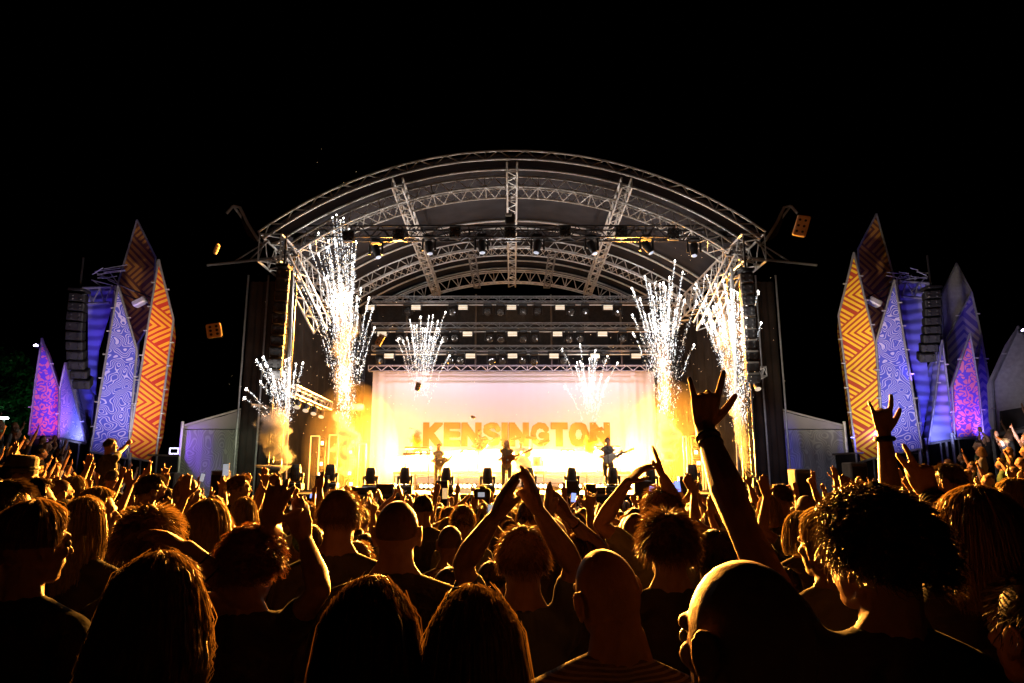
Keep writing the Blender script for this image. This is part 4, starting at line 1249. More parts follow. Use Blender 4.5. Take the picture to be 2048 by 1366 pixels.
M_SMOKET = smoke_mat("thin_pyro_smoke", 1.7, (.6, .6, .62), 1.9, lo=.42, hi=.72)
M_SMOKEG = smoke_mat("gold_smoke", 6.0, (.50, .24, .04), 3.4)
def plume(name, pts, dens, col, parent, scale=2.6, amp=2.2):
    """smoke column: density falls off around a curved axis (x and radius follow the height) and is broken up by noise.
    pts: world x, z, radius from the bottom up, all at one depth"""
    o = ORIG[parent.name]
    pts = sorted([(p[0] - o[0], p[1] - o[2], p[2]) for p in pts], key=lambda p: p[1])
    z0, z1 = pts[0][1], pts[-1][1]
    xs_ = [p[0] for p in pts]; rs_ = [p[2] for p in pts]
    xa, xb = min(xs_) - .01, max(xs_) + .01; rm = max(rs_) * 1.01
    m, N, L = new_mat(name + "_volume")
    for n_ in list(N):
        if n_.type == 'BSDF_PRINCIPLED': N.remove(n_)
    out = N["Material Output"]; pv = N.new("ShaderNodeVolumePrincipled"); pv.inputs["Color"].default_value = (*col, 1); pv.inputs["Anisotropy"].default_value = .1
    tc = N.new("ShaderNodeTexCoord"); nz = N.new("ShaderNodeTexNoise"); nz.inputs["Scale"].default_value = scale; nz.inputs["Detail"].default_value = 5; nz.inputs["Roughness"].default_value = .62
    L.new(tc.outputs["Object"], nz.inputs["Vector"])
    wz = N.new("ShaderNodeTexNoise"); wz.inputs["Scale"].default_value = scale * .45; wz.inputs["Detail"].default_value = 2
    L.new(tc.outputs["Object"], wz.inputs["Vector"])
    sp = N.new("ShaderNodeSeparateXYZ"); L.new(tc.outputs["Object"], sp.inputs[0])
    def M(op, a, c_=None, v=None):
        q = N.new("ShaderNodeMath"); q.operation = op; L.new(a, q.inputs[0])
        if c_ is not None: L.new(c_, q.inputs[1])
        elif v is not None: q.inputs[1].default_value = v
        return q.outputs[0]
    zn = M('DIVIDE', M('SUBTRACT', sp.outputs[2], v=z0), v=(z1 - z0))
    def fc(vals, lo, hi):
        f = N.new("ShaderNodeFloatCurve"); cu = f.mapping.curves[0]
        for k, p in enumerate(pts):
            X = (p[1] - z0) / (z1 - z0); Yv = (vals[k] - lo) / (hi - lo)
            if k == 0: cu.points[0].location = (0, Yv)
            elif k == len(pts) - 1: cu.points[-1].location = (1, Yv)
            else: cu.points.new(X, Yv)
        f.mapping.update(); L.new(zn, f.inputs[1])
        return M('ADD', M('MULTIPLY', f.outputs[0], v=hi - lo), v=lo)
    ax_ = fc(xs_, xa, xb); rr = fc(rs_, 0.0, rm)
    wob = M('MULTIPLY', M('SUBTRACT', wz.outputs[0], v=.5), v=.9)
    dx_ = M('DIVIDE', M('ADD', M('SUBTRACT', sp.outputs[0], ax_), M('MULTIPLY', wob, rr)), rr)
    dy_ = M('DIVIDE', sp.outputs[1], rr)
    d2 = M('ADD', M('MULTIPLY', dx_, dx_), M('MULTIPLY', dy_, dy_))
    f = M('ADD', M('SUBTRACT', M('MULTIPLY', d2, v=-1.0), v=-.75), M('MULTIPLY', M('SUBTRACT', nz.outputs[0], v=.5), v=amp * 2.6))
    # fade at both ends
    e_ = M('MULTIPLY', M('MINIMUM', M('MULTIPLY', zn, v=12.0), v=1.0), M('MINIMUM', M('MULTIPLY', M('SUBTRACT', M('MULTIPLY', zn, v=-1.0), v=-1.0), v=3.0), v=1.0))
    dn = M('MULTIPLY', M('MAXIMUM', M('MULTIPLY', f, e_), v=0.0), v=dens)
    L.new(dn, pv.inputs["Density"]); L.new(pv.outputs[0], out.inputs["Volume"])
    mb = MB(); rings = []
    for k in range(len(pts)):
        mb_r = pts[k][2] * 1.9
        rings.append((np.array((pts[k][0], 0, pts[k][1])) + V3(o), mb_r))
    mb.path([q_[0] for q_ in rings], [q_[1] for q_ in rings], n=14)
    return stuff(mb.build(name, m, parent, fixn=True))
def remeshed(mb, name, m, vox, parent, smooth=3, o=None):
    o = o if o is not None else ORIG.get(parent.name, (0, 0, 0))
    me = mb.mesh(name, m, o, fixn=False)
    ob = bpy.data.objects.new(name, me); COL.objects.link(ob)
    md = ob.modifiers.new("r", 'REMESH'); md.mode = 'VOXEL'; md.voxel_size = vox; md.adaptivity = 0.0
    if smooth:
        s_ = ob.modifiers.new("s", 'SMOOTH'); s_.iterations = smooth; s_.factor = .5
    dg = bpy.context.evaluated_depsgraph_get()
    me2 = bpy.data.meshes.new_from_object(ob.evaluated_get(dg))
    ob.modifiers.clear()
    ob.data = me2; me2.name = name
    me2.shade_smooth()
    bpy.data.meshes.remove(me)
    if parent:
        ob.parent = parent; ORIG[ob.name] = o
    return ob
def fountain(base, Y, tips, smoke, lab, seed, thin=None, msm=M_SMOKE, conv=.75, dens=1.0, joinv=None):
    r = random.Random(seed); npr = np.random.RandomState(seed)
    bx_, by_ = base
    B = V3(P(bx_, by_, Y))
    t = thing("spark_fountain", lab, "spark fountain", (B[0], Y, DZ), "pyrotechnic spark fountains")
    MB().lathe((B[0], Y, DZ), [(.09, 0), (.09, .12), (.06, .16), (.05, .16)], 12).build("launcher", M_BLACKM, t)
    for (tx, ty) in tips:
        T = V3(P(tx, ty, Y + r.uniform(-.3, .3)))
        # path: rises from the base, fans out towards the tip
        c = MB()
        L = np.linalg.norm(T - B)
        vis = .30 if joinv is None else joinv
        ctrl = B + (T - B) * np.array((.22, .5, .62))
        ph = r.uniform(0, 6); ph2 = r.uniform(0, 6)
        def pos(tt, n, j0):
            Q = ((1 - tt) ** 2)[:, None] * B + (2 * tt * (1 - tt))[:, None] * ctrl + (tt ** 2)[:, None] * T
            w_ = .020 + .15 * (1 - tt) ** 1.1
            Q[:, 0] += (np.sin(tt * 31 + ph) * .6 + np.sin(tt * 83 + ph2) * .4) * w_ * .5 + npr.randn(n) * w_ * j0
            Q[:, 1] += npr.randn(n) * w_ * j0
            Q[:, 2] += npr.randn(n) * .03 * j0
            return Q
        ns = int(L * 9)
        for q in range(ns):
            t0 = vis + (1 - vis) * (q + r.random() * .7) / ns
            if r.random() < .30 + .45 * (1 - t0): continue
            tt = np.linspace(t0, min(1, t0 + (1 - vis) / ns * r.uniform(.5, 1.1)), 4)
            w0 = (.0035 + .006 * r.random()) * (1.0 + .5 * (t0 > .85))
            c.path(list(pos(tt, 4, .05)), [w0 * .5, w0, w0, w0 * .5], 4, mi=(0 if r.random() < .7 else 1) if t0 > .5 else (2 if r.random() < .6 else 0))
        n = int(L * 30 * dens)
        tt = vis + (1 - vis) * npr.rand(n) ** .62
        P_ = pos(tt, n, .75)
        sz = (.004 + .010 * npr.rand(n) ** 3)
        nb = c.n
        allv = (P_[:, None, :] + ICO[None] * sz[:, None, None]).reshape(-1, 3)
        mi = np.where(npr.rand(n) < .50, 0, np.where(npr.rand(n) < .45, 1, 2))
        mi = np.where((tt < .55) & (npr.rand(n) < .5), 2, mi)
        k = c.n
        c.v.append(allv); c.n += len(allv)
        for i in range(n):
            a = nb + i * 6
            c.f.extend([(a + f[0], a + f[1], a + f[2]) for f in ICF]); c.m.extend([int(mi[i])] * 8)
        cm = c.build("comet", [M_SP_W, M_SP_Y, M_SP_D], t, fixn=False); stuff(cm)
        hd = MB(); s_ = r.uniform(.016, .030)
        hd.ell(T, (s_, s_, s_ * 1.7), nu=8, nv=6)
        for q in range(4):
            p = T + np.array((r.gauss(0, .03), r.gauss(0, .03), r.gauss(-.06, .05))); z = r.uniform(.005, .010)
            hd.add(p + ICO * z, ICF)
        stuff(hd.build("spark_head", M_TIP, cm, fixn=False))
    def wp(L_):
        out = []
        for i in range(len(L_) - 1):
            for k in range(3 if i < len(L_) - 2 else 4):
                f = k / 3
                a, b_ = L_[i], L_[i + 1]
                w = V3(P(a[0] + (b_[0] - a[0]) * f, a[1] + (b_[1] - a[1]) * f, Y)); out.append((w[0], w[2], (a[2] + (b_[2] - a[2]) * f) * Y / FPX))
        return out
    if smoke:
        plume("smoke", wp([(a, b_, r0_ * (1.7 if msm is M_SMOKE else 1.35)) for a, b_, r0_ in smoke]), *((7.0, (.40, .43, .50)) if msm is M_SMOKE else (14.0, (.22, .08, .01))), t, scale=3.0)
    if thin:
        plume("thin_smoke", wp(thin), .4, (.7, .7, .72), t, scale=1.6)
    return t
def spread_tips(seed, n, x0, x1, ytop, ylow, extra=()):
    r = random.Random(seed); out = list(extra)
    for i in range(n):
        f = (i + r.random()) / n
        x = x0 + (x1 - x0) * f
        e = abs(f - .5) * 2
        out.append((x, ytop + (ylow - ytop) * (r.random() * .6 + .4 * e ** 2)))
    return out
fountain((572, 925), 20.9, spread_tips(1, 12, 520, 590, 705, 770, [(489, 796), (493, 778), (513, 720), (527, 715), (542, 706), (559, 716), (571, 721), (592, 728), (606, 726), (521, 730)]),
    [(578, 930, 8), (562, 912, 14), (545, 885, 18), (548, 850, 19), (555, 815, 15)], "low wide spark burst at the outer keyboard-side wing, before the contour-line tent", 5, joinv=.35)
fountain((688, 950), 22.8, spread_tips(2, 14, 630, 725, 440, 640, [(665, 434), (673, 430), (687, 436), (620, 492), (637, 466), (647, 474), (657, 482), (575, 516), (616, 572), (705, 478), (712, 483), (704, 527), (703, 592), (738, 596), (716, 635), (745, 618), (749, 655), (655, 552), (668, 478), (681, 440)]),
    [(690, 955, 6), (694, 925, 11), (690, 900, 14), (703, 880, 14), (690, 850, 13), (683, 820, 14)], "tallest spark fountain, reaching the roof truss on the keyboard side", 6,
    thin=[(688, 820, 16), (690, 740, 24), (688, 640, 22), (682, 560, 16)], joinv=.22, dens=1.1)
fountain((838, 905), 28.8, spread_tips(3, 12, 805, 885, 640, 700, [(795, 680), (820, 640), (828, 652), (841, 634), (858, 632), (866, 630), (891, 624), (876, 642), (884, 680), (899, 711), (864, 645)]),
    [(833, 908, 6), (834, 894, 9), (833, 876, 10), (836, 858, 7)], "spark fountain before the backdrop on the keyboard side, with a gold smoke puff below", 7, msm=M_SMOKEG, joinv=.40)
fountain((1182, 915), 28.8, spread_tips(4, 9, 1150, 1215, 705, 770, [(1124, 698), (1130, 773), (1160, 690), (1191, 701), (1215, 712), (1235, 726), (1179, 718), (1154, 725), (1217, 755)]),
    [(1180, 912, 7), (1178, 895, 10), (1186, 878, 12), (1180, 862, 10)], "spark fountain before the backdrop on the bearded guitarist's side, above gold smoke", 8, msm=M_SMOKEG, joinv=.40)
fountain((1335, 925), 22.8, spread_tips(5, 12, 1285, 1370, 560, 650, [(1264, 577), (1268, 585), (1290, 553), (1299, 569), (1310, 566), (1320, 568), (1331, 574), (1339, 555), (1350, 522), (1366, 544), (1265, 630), (1266, 667), (1388, 690), (1393, 607), (1280, 598)]),
    [(1338, 925, 10), (1334, 900, 15), (1338, 872, 15), (1331, 845, 13), (1330, 820, 12)], "spark fountain at the backdrop edge beside the clapping raised hands", 9,
    thin=[(1331, 820, 14), (1332, 750, 20), (1330, 680, 18)], joinv=.25, dens=1.1)
fountain((1490, 950), 20.9, spread_tips(6, 13, 1400, 1500, 560, 660, [(1389, 577), (1392, 568), (1414, 551), (1431, 570), (1446, 561), (1450, 572), (1462, 580), (1468, 581), (1489, 553), (1492, 580), (1516, 583), (1522, 646), (1393, 602), (1407, 608)]),
    [(1492, 945, 4), (1487, 910, 7), (1483, 870, 9), (1476, 830, 9), (1470, 790, 9)], "outermost spark fountain behind the big raised horned hand", 10,
    thin=[(1466, 790, 12), (1452, 720, 17), (1445, 640, 24), (1440, 570, 20)], joinv=.22, dens=1.1)
SPK = (1.0, .92, .84)
for (px, py, Y, e) in ((548, 760, 20.6, 260), (680, 600, 22.4, 700), (690, 760, 22.3, 320), (842, 690, 28.4, 200), (1180, 760, 28.4, 160), (1325, 650, 22.4, 520), (1335, 800, 22.3, 200), (1450, 650, 20.6, 520), (1465, 800, 20.6, 150)):
    lamp("spark_glow", 'POINT', P(px, py, Y), e * .30, SPK, .35)
# loose glowing flecks drifting between the fountains
fl = MB(); r = random.Random(44)
for k in range(420):
    cx_, cy_, sx_, sy_ = r.choice(((690, 640, 60, 150), (560, 790, 50, 60), (1340, 680, 60, 110), (1455, 690, 60, 100), (845, 730, 50, 50), (1180, 790, 50, 50)))
    p = V3(P(r.gauss(cx_, sx_), r.gauss(cy_, sy_), 22.6 + r.uniform(-1, 2))); z = r.uniform(.006, .012)
    fl.add(p + ICO * z, ICF)
o = fl.build("glowing_flecks", M_SP_Y, None, fixn=False); tag(o, "drifting glowing flecks of burnt sparks around the fountains", "sparks", kind='stuff')

# ================================================================== stage fog: one closed even volume over the deck
m, N, L = new_mat("stage_fog")
for n_ in list(N):
    if n_.type == 'BSDF_PRINCIPLED': N.remove(n_)
pv = N.new("ShaderNodeVolumePrincipled"); pv.inputs["Density"].default_value = .0010; pv.inputs["Anisotropy"].default_value = .45
pv.inputs["Color"].default_value = (1, .9, .78, 1)
L.new(pv.outputs[0], N["Material Output"].inputs["Volume"])
M_FOG = m
# ================================================================== people
M_SKIN_ = mat("skin", (.46, .25, .16), .55, spec=.35, var=.12, vscale=30, bump=.12, bscale=220, rnd=.22)
M_SKIN_P = mat("pale_skin", (.58, .34, .24), .52, spec=.35, var=.12, vscale=30, bump=.12, bscale=220)
HAIRC = {'stubble': (.17, .095, .06), 'dark': (.045, .027, .015), 'brown': (.15, .078, .035), 'blonde': (.52, .34, .14), 'grey': (.26, .24, .21), 'ginger': (.32, .12, .04), 'fair': (.36, .21, .08)}
def M_HAIR(c):
    return mat(c + "_hair", HAIRC[c], .46, var=.25, vscale=50, spec=.9, trans=.13)
SHIRTC = {'black': (.012, .012, .014), 'navy': (.02, .03, .09), 'white': (.55, .53, .50), 'grey': (.12, .12, .12), 'red': (.30, .02, .02), 'green': (.05, .10, .05), 'blue': (.05, .09, .25), 'brown': (.12, .07, .04)}
def M_SHIRT(c):
    return mat(c + "_cotton", SHIRTC[c], .85, var=.2, vscale=6, bump=.5, bscale=14, sheen=.04, spec=.2)
def stripe_shirt():
    m, N, L = new_mat("striped_shirt_cotton")
    b = N["Principled BSDF"]; b.inputs["Roughness"].default_value = .85
    tc = N.new("ShaderNodeTexCoord"); w = N.new("ShaderNodeTexWave"); w.wave_type = 'BANDS'; w.bands_direction = 'Z'
    w.inputs["Scale"].default_value = 28; w.inputs["Distortion"].default_value = .6
    L.new(tc.outputs["Object"], w.inputs["Vector"])
    cr = N.new("ShaderNodeValToRGB"); cr.color_ramp.interpolation = 'CONSTANT'
    cr.color_ramp.elements[0].color = (.05, .03, .04, 1); cr.color_ramp.elements[1].color = (.30, .24, .24, 1); cr.color_ramp.elements[1].position = .62
    L.new(w.outputs[0], cr.inputs[0]); L.new(cr.outputs[0], b.inputs["Base Color"])
    return m
M_TROU = mat("dark_denim", (.03, .035, .055), .85, var=.2, bump=.3)
M_SHOE = mat("shoe_leather", (.03, .03, .03), .6)
M_EYE = mat("eye_white", (.7, .7, .68), .2)
M_LEATH = mat("black_bracelet", (.015, .015, .015), .5)
M_PHONE = mat("phone_body", (.02, .02, .025), .25)
def unit(v):
    v = np.asarray(v, float); return v / (np.linalg.norm(v) + 1e-9)
def rotv(v, ax, a):
    ax = unit(ax); v = np.asarray(v, float)
    return v * math.cos(a) + np.cross(ax, v) * math.sin(a) + ax * np.dot(ax, v) * (1 - math.cos(a))

FING = [(.030, .074, .0), (.010, .083, .0), (-.010, .077, .0), (-.029, .060, .0)]   # sideways place, length; index ... little
POSE = {   # curl of the four fingers (radians per joint), spread, thumb (out angle, curl)
 'open': ([.08, .05, .08, .10], .13, (.9, .15)),
 'flat': ([.06, .06, .06, .08], .03, (.35, .15)),
 'relax': ([.35, .40, .45, .50], .06, (.6, .4)),
 'horns': ([.10, 1.55, 1.60, .14], .16, (.8, .25)),
 'point': ([.05, 1.5, 1.55, 1.6], .03, (.3, .9)),
 'peace': ([.05, .05, 1.5, 1.55], .17, (.2, .9)),
 'fist': ([1.5, 1.5, 1.55, 1.55], .02, (.35, 1.0)),
 'hold': ([.55, .6, .65, .7], .05, (.5, .5)),
 'cup': ([.28, .25, .25, .30], .05, (.75, .2))}
def hand(mb, W, d, n, side, pose, k=1.0, fr=1.0):
    """W wrist, d along the hand, n palm normal (the way the palm faces), side = direction of the thumb"""
    d = unit(d); n = unit(np.asarray(n, float) - d * np.dot(n, d)); s = np.cross(d, n)
    if np.dot(s, side) < 0: s = -s
    curl, spr, th = POSE[pose]
    knk = []
    for i, (off, L, _) in enumerate(FING):
        kp = W + d * (.088 - .006 * abs(i - 1)) * k + s * off * k
        knk.append(kp)
        mb.cap(W + d * .012 * k + s * off * .55 * k, kp, .0135 * k, .0118 * k * fr, 8, 2)
    mb.ell(W + d * .045 * k, (.038 * k, .038 * k, .013 * k), np.array([s, d, np.cross(s, d)]).T, 10, 6)
    mb.ell(W + d * .032 * k + s * .022 * k + n * .006 * k, (.017 * k, .028 * k, .015 * k), np.array([s, d, np.cross(s, d)]).T, 8, 6)
    for i, (off, L, _) in enumerate(FING):
        c = curl[i]
        dd = rotv(d, np.cross(s, d), -0.0)
        ang = spr * (1.5 - i)
        dd = unit(d * math.cos(ang) + s * math.sin(ang))
        ax = unit(np.cross(dd, n))
        p = knk[i]; r0 = (.0105 if i < 3 else .009) * fr * k
        segs = (L * .46, L * .30, L * .26)
        for j, sl in enumerate(segs):
            dd = unit(rotv(dd, ax, c * (.95 if j else .9)))
            q = p + dd * sl * k
            mb.cap(p, q, r0, r0 * .93, 8, 2)
            p = q; r0 *= .93
    # thumb leaves the side of the palm near its base
    p = W + d * .022 * k + s * .026 * k + n * .004
    ta, tcurl = th
    dd = unit(d * math.cos(ta) + s * math.sin(ta) + n * .25)
    q = p + dd * .036 * k; mb.cap(p, q, .0145 * k, .0118 * k * fr, 8, 2)
    ax = unit(np.cross(dd, n + s * -.6))
    p = q; dd = unit(dd * math.cos(tcurl * .6) + (d * .8 - s * .5) * math.sin(tcurl * .6)); q = p + dd * .030 * k; mb.cap(p, q, .0115 * k * fr, .0105 * k * fr, 8, 2)
    p = q; dd = unit(dd * math.cos(tcurl * .5) + (d * .8 - s * .5) * math.sin(tcurl * .5)); q = p + dd * .025 * k; mb.cap(p, q, .0105 * k * fr, .0088 * k * fr, 8, 2)

def head_R(yaw, pitch, roll):
    return rotz(yaw) @ rotx(pitch) @ roty(roll)
def add_head(mb, hc, R, k=1.0):
    T = lambda x, y, z: V3(hc) + R @ (np.array((x, y, z)) * k)
    mb.ell(T(0, -.012, .012), (.0765 * k, .095 * k, .106 * k), R, 20, 14)
    mb.ell(T(0, .022, -.045), (.060 * k, .066 * k, .070 * k), R, 14, 10)
    mb.ell(T(0, .055, -.088), (.030 * k, .030 * k, .026 * k), R, 10, 7)      # chin
    mb.cap(T(-.045, .0, -.075), T(-.018, .052, -.092), .022 * k, .018 * k, 8, 2)
    mb.cap(T(.045, .0, -.075), T(.018, .052, -.092), .022 * k, .018 * k, 8, 2)
    mb.cap(T(0, .083, .012), T(0, .106, -.022), .009 * k, .0145 * k, 8, 2)    # nose
    mb.ell(T(-.011, .096, -.026), .010 * k, None, 7, 5); mb.ell(T(.011, .096, -.026), .010 * k, None, 7, 5)
    mb.cap(T(-.035, .074, .028), T(.035, .074, .028), .014 * k, .014 * k, 8, 2)  # brow
    mb.cap(T(-.016, .082, -.050), T(.016, .082, -.050), .0095 * k, .0095 * k, 8, 2)  # lips
    mb.cap(T(-.014, .079, -.061), T(.014, .079, -.061), .010 * k, .010 * k, 8, 2)
    mb.ell(T(-.042, .062, -.015), (.02 * k, .018 * k, .02 * k), R, 8, 6); mb.ell(T(.042, .062, -.015), (.02 * k, .018 * k, .02 * k), R, 8, 6)
    for s in (-1, 1):
        Re = R @ rotz(s * .35)
        mb.ell(T(s * .083, -.010, -.006), (.008 * k, .020 * k, .032 * k), Re, 10, 8)
        mb.path([T(s * .090, -.012 + .020 * math.cos(a), .0 + .030 * math.sin(a)) for a in np.linspace(-1.2, 3.6, 9)], .0065 * k, 6)
        mb.ell(T(s * .083, .004, -.036), (.008 * k, .009 * k, .011 * k), R, 7, 5)

def ik_elbow(S, W, L1, L2, pref):
    S, W = V3(S), V3(W); d = W - S; D = np.linalg.norm(d)
    D2 = min(D, (L1 + L2) * .999); u = d / (D + 1e-9)
    a = (L1 * L1 - L2 * L2 + D2 * D2) / (2 * D2)
    h = math.sqrt(max(0, L1 * L1 - a * a))
    p = np.asarray(pref, float); p = p - u * np.dot(p, u); p = unit(p)
    return S + u * a * (D / D2) + p * h

def remesh_me(mb, name, m, vox, smooth=2, o=(0, 0, 0), dec=None, sfac=.5):
    me = mb.mesh(name, m, o, fixn=False)
    ob = bpy.data.objects.new(name + "_tmp", me); COL.objects.link(ob)
    md = ob.modifiers.new("r", 'REMESH'); md.mode = 'VOXEL'; md.voxel_size = vox
    if smooth:
        s_ = ob.modifiers.new("s", 'SMOOTH'); s_.iterations = smooth; s_.factor = sfac
    if dec:
        dd = ob.modifiers.new("d", 'DECIMATE'); dd.ratio = dec
    dg = bpy.context.evaluated_depsgraph_get()
    me2 = bpy.data.meshes.new_from_object(ob.evaluated_get(dg))
    bpy.data.objects.remove(ob); bpy.data.meshes.remove(me)
    me2.name = name
    me2.shade_smooth()
    return me2

def put(name, me, parent, o):
    ob = bpy.data.objects.new(name, me); COL.objects.link(ob)
    ob.parent = parent
    ORIG[ob.name] = V3(o)
    return ob

# ---------------------------------------------------------------- hair
def hair(style, hc, R, k, seed, dens, L=.3, m=None, vol=1.0, wsh=0.0):
    """builds one mesh: a shaped base and many thin strands"""
    r = random.Random(seed); mb = MB()
    T = lambda v: V3(hc) + R @ (np.asarray(v, float) * k)
    rad = np.array((.080, .100, .112))
    cen = np.array((0, -.014, .012))
    def surf(th, az, off):
        d = np.array((math.sin(th) * math.sin(az), math.sin(th) * math.cos(az), math.cos(th)))
        return cen + d * (rad + off)
    def lim(az):      # how far down the hairline lies; az = 0 face, pi back
        a = abs((az + math.pi) % (2 * math.pi) - math.pi)
        if a < .75: return .78 + .12 * (a / .75)
        if a < 1.35: return .9 + (a - .75) / .6 * .75
        return 1.62 + .16 * sstep(1.35, 2.6, a)
    def flow(az, t, off, Lh, wav, ph):
        """long hair path, t 0..1"""
        lm = lim(az)
        lm = min(lm, 1.62) if abs((az + math.pi) % (2 * math.pi) - math.pi) > 1.2 else lm
        arc_ = lm * .10
        tot = arc_ + Lh
        s_ = t * tot
        if s_ < arc_:
            return T(surf(s_ / .10, az, off))
        e = surf(lm, az, off)
        q = T(e); dz = (s_ - arc_)
        out = R @ unit(np.array((e[0] - cen[0], e[1] - cen[1], 0)))
        bulge = .018 * math.sin(min(1, dz / .22) * math.pi) * vol - .02 * sstep(.15, .45, dz)
        q = q + out * bulge * k + np.array((0, 0, -dz))
        q = q + out * wav * math.sin(dz * 38 + ph) * min(1, dz / .05) + np.array((math.cos(az), math.sin(az), 0)) * wav * .8 * math.cos(dz * 31 + ph * 1.7)
        return q
    def ribbon(pts, w):
        pts = [V3(p) for p in pts]
        c = V3((r.gauss(0, 1), r.gauss(0, 1), r.gauss(0, .4)))
        vs = []; m_ = len(pts)
        for i, p in enumerate(pts):
            d = pts[min(i + 1, m_ - 1)] - pts[max(i - 1, 0)]
            s_ = unit(np.cross(d, c)) * w * (1 - .75 * (i / (m_ - 1)) ** 2)
            vs += [p - s_, p + s_]
        mb.add(np.array(vs), [(2 * i, 2 * i + 1, 2 * i + 3, 2 * i + 2) for i in range(m_ - 1)])
    na, nt = 30, 12
    if style in ('long', 'bob', 'ponytail'):
        Lh = {'long': L, 'bob': .13, 'ponytail': .0}[style]
        vs = []; fs = []
        for j in range(nt + 1):
            for i in range(na):
                az = 2 * math.pi * i / na
                face = abs((az + math.pi) % (2 * math.pi) - math.pi)
                Lf = Lh * (1.0 if face > .95 else 0.0)
                w_ = .012 * math.sin(i * 2.1 + seed) * (wsh > 0) + wsh
                vs.append(flow(az, j / nt, .008 + .004 * math.sin(i * 3.7 + j * .9) * vol, Lf, w_ * .5, i * .9))
        for j in range(nt):
            for i in range(na):
                fs.append((j * na + i, j * na + (i + 1) % na, (j + 1) * na + (i + 1) % na, (j + 1) * na + i))
        # keep the face open: drop curtain quads in front
        keep = []
        for f in fs:
            i = f[0] % na; j = f[0] // na
            az = 2 * math.pi * (i + .5) / na; face = abs((az + math.pi) % (2 * math.pi) - math.pi)
            if face > 1.0 or j < nt * .45 or Lh == 0: keep.append(f)
        mb.add(np.array(vs), keep)
        ns = int(dens)
        for q in range(ns):
            az = r.uniform(-math.pi, math.pi)
            if abs(az) < .95 and Lh > 0 and r.random() < .75: az = math.copysign(r.uniform(.95, 1.5), az)
            Lf = Lh * (1 if abs(az) > .9 else 0) * r.uniform(.85, 1.06)
            off = .010 + r.random() * .012 * vol + (r.random() * .012 if r.random() < .03 else 0); t0 = r.uniform(0, .75) if Lh else r.uniform(0, .4)
            ph = r.uniform(0, 6); wv = (.004 + .010 * wsh * 20 * r.random()) * (1 if r.random() < .8 else 2.0)
            n_ = 6 if wsh == 0 else 10
            dr = r.uniform(-.10, .10)
            pts = [flow(az + dr * t, t0 + (1 - t0) * t, off + (.012 * r.random() if r.random() < .12 else 0) * t, Lf, wv if wsh else wv * .5, ph + az * 5) for t in np.linspace(0, 1, n_)]
            ribbon(pts, r.uniform(.0008, .0022) if dens < 3000 else r.uniform(.0005, .0014))
        if style == 'ponytail':
            b0 = T((0, -.115, .03)); back = R @ np.array((0, -1, 0))
            for q in range(int(dens * .4)):
                a = r.uniform(0, 6.28); rr_ = .022 * math.sqrt(r.random())
                o = np.array((math.cos(a) * rr_, 0, math.sin(a) * rr_))
                pts = [b0 + o + back * (.05 * math.sin(t * 1.8)) * (1 + rr_ * 8) + np.array((0, 0, -L * t * t * .9 - .02 * t)) + np.array((math.cos(a), math.sin(a), 0)) * rr_ * 1.1 * math.sin(t * 2.5) for t in np.linspace(0, 1, 7)]
                ribbon(pts, .0022)
            mb.path([b0 + back * (.05 * math.sin(t * 1.8)) + np.array((0, 0, -L * t * t * .85 - .02 * t)) for t in np.linspace(0, 1, 8)], [.018, .028, .032, .032, .028, .022, .014, .004], 10)
    elif style in ('short', 'messy', 'buzz', 'curly'):
        thick = {'short': .012, 'messy': .017, 'buzz': .003, 'curly': .024}[style] * vol
        vs = []
        nt2 = 9 if dens < 500 else 16; na2 = 26 if dens < 500 else 44
        for j in range(nt2 + 1):
            for i in range(na2):
                az = 2 * math.pi * i / na2
                th = lim(az) * j / nt2
                e = surf(th, az, 0)
                nz = mnoise.noise(Vector((e[0] * 22 + seed, e[1] * 22, e[2] * 22))) + .5 * mnoise.noise(Vector((e[0] * 55 + seed, e[1] * 55, e[2] * 55)))
                ed = 1 - (j / nt2) ** 6 * (1 + .004 / thick)
                vs.append(T(surf(th, az, (thick * (1 + (.9 if style in ('messy', 'curly') else .3) * nz)) * ed + (.000 if style != 'buzz' else 0))))
        fs = [(j * na2 + i, j * na2 + (i + 1) % na2, (j + 1) * na2 + (i + 1) % na2, (j + 1) * na2 + i) for j in range(nt2) for i in range(na2)]
        mb.add(np.array(vs), fs)
        for q in range(int(dens)):
            az = r.uniform(-math.pi, math.pi); th = lim(az) * math.sqrt(r.random()) * .99
            p0 = surf(th, az, thick * .3); nrm = unit(p0 - cen)
            tg = surf(th + .05, az + .02 * r.gauss(0, 1), thick * .3) - p0; tg = unit(tg)
            sw = np.array((.3, .25, 0)) if style != 'buzz' else np.zeros(3)
            if style == 'curly':
                ln = r.uniform(.018, .048) * vol; c1 = unit(np.cross(nrm, (r.gauss(0, 1), r.gauss(0, 1), r.gauss(0, 1)))); c2 = np.cross(nrm, c1); ph = r.uniform(0, 6); cr = r.uniform(.006, .013)
                pts = [T(p0 + nrm * ln * t + tg * .02 * t + (c1 * math.cos(ph + 9 * t) + c2 * math.sin(ph + 9 * t)) * cr - np.array((0, 0, .02)) * t * t) for t in np.linspace(0, 1, 8)]
                ribbon(pts, r.uniform(.0012, .0024))
            else:
                ln = {'short': .030, 'messy': .036, 'buzz': .008}[style] * vol * r.uniform(.6, 1.2)
                up = {'short': .45, 'messy': .55, 'buzz': .9}[style]
                dd = unit(tg * (1 - up) + nrm * up + sw * r.uniform(-.6, 1) + V3((r.gauss(0, .25), r.gauss(0, .25), r.gauss(0, .2))))
                pts = [T(p0 + dd * ln * t + tg * ln * .5 * t * t) for t in (0, .35, .7, 1)]
                ribbon(pts, r.uniform(.0009, .002) if style != 'buzz' else .0008)
    me = mb.mesh("hair", m, (0, 0, 0), smooth=True, fixn=False)
    return me, mb

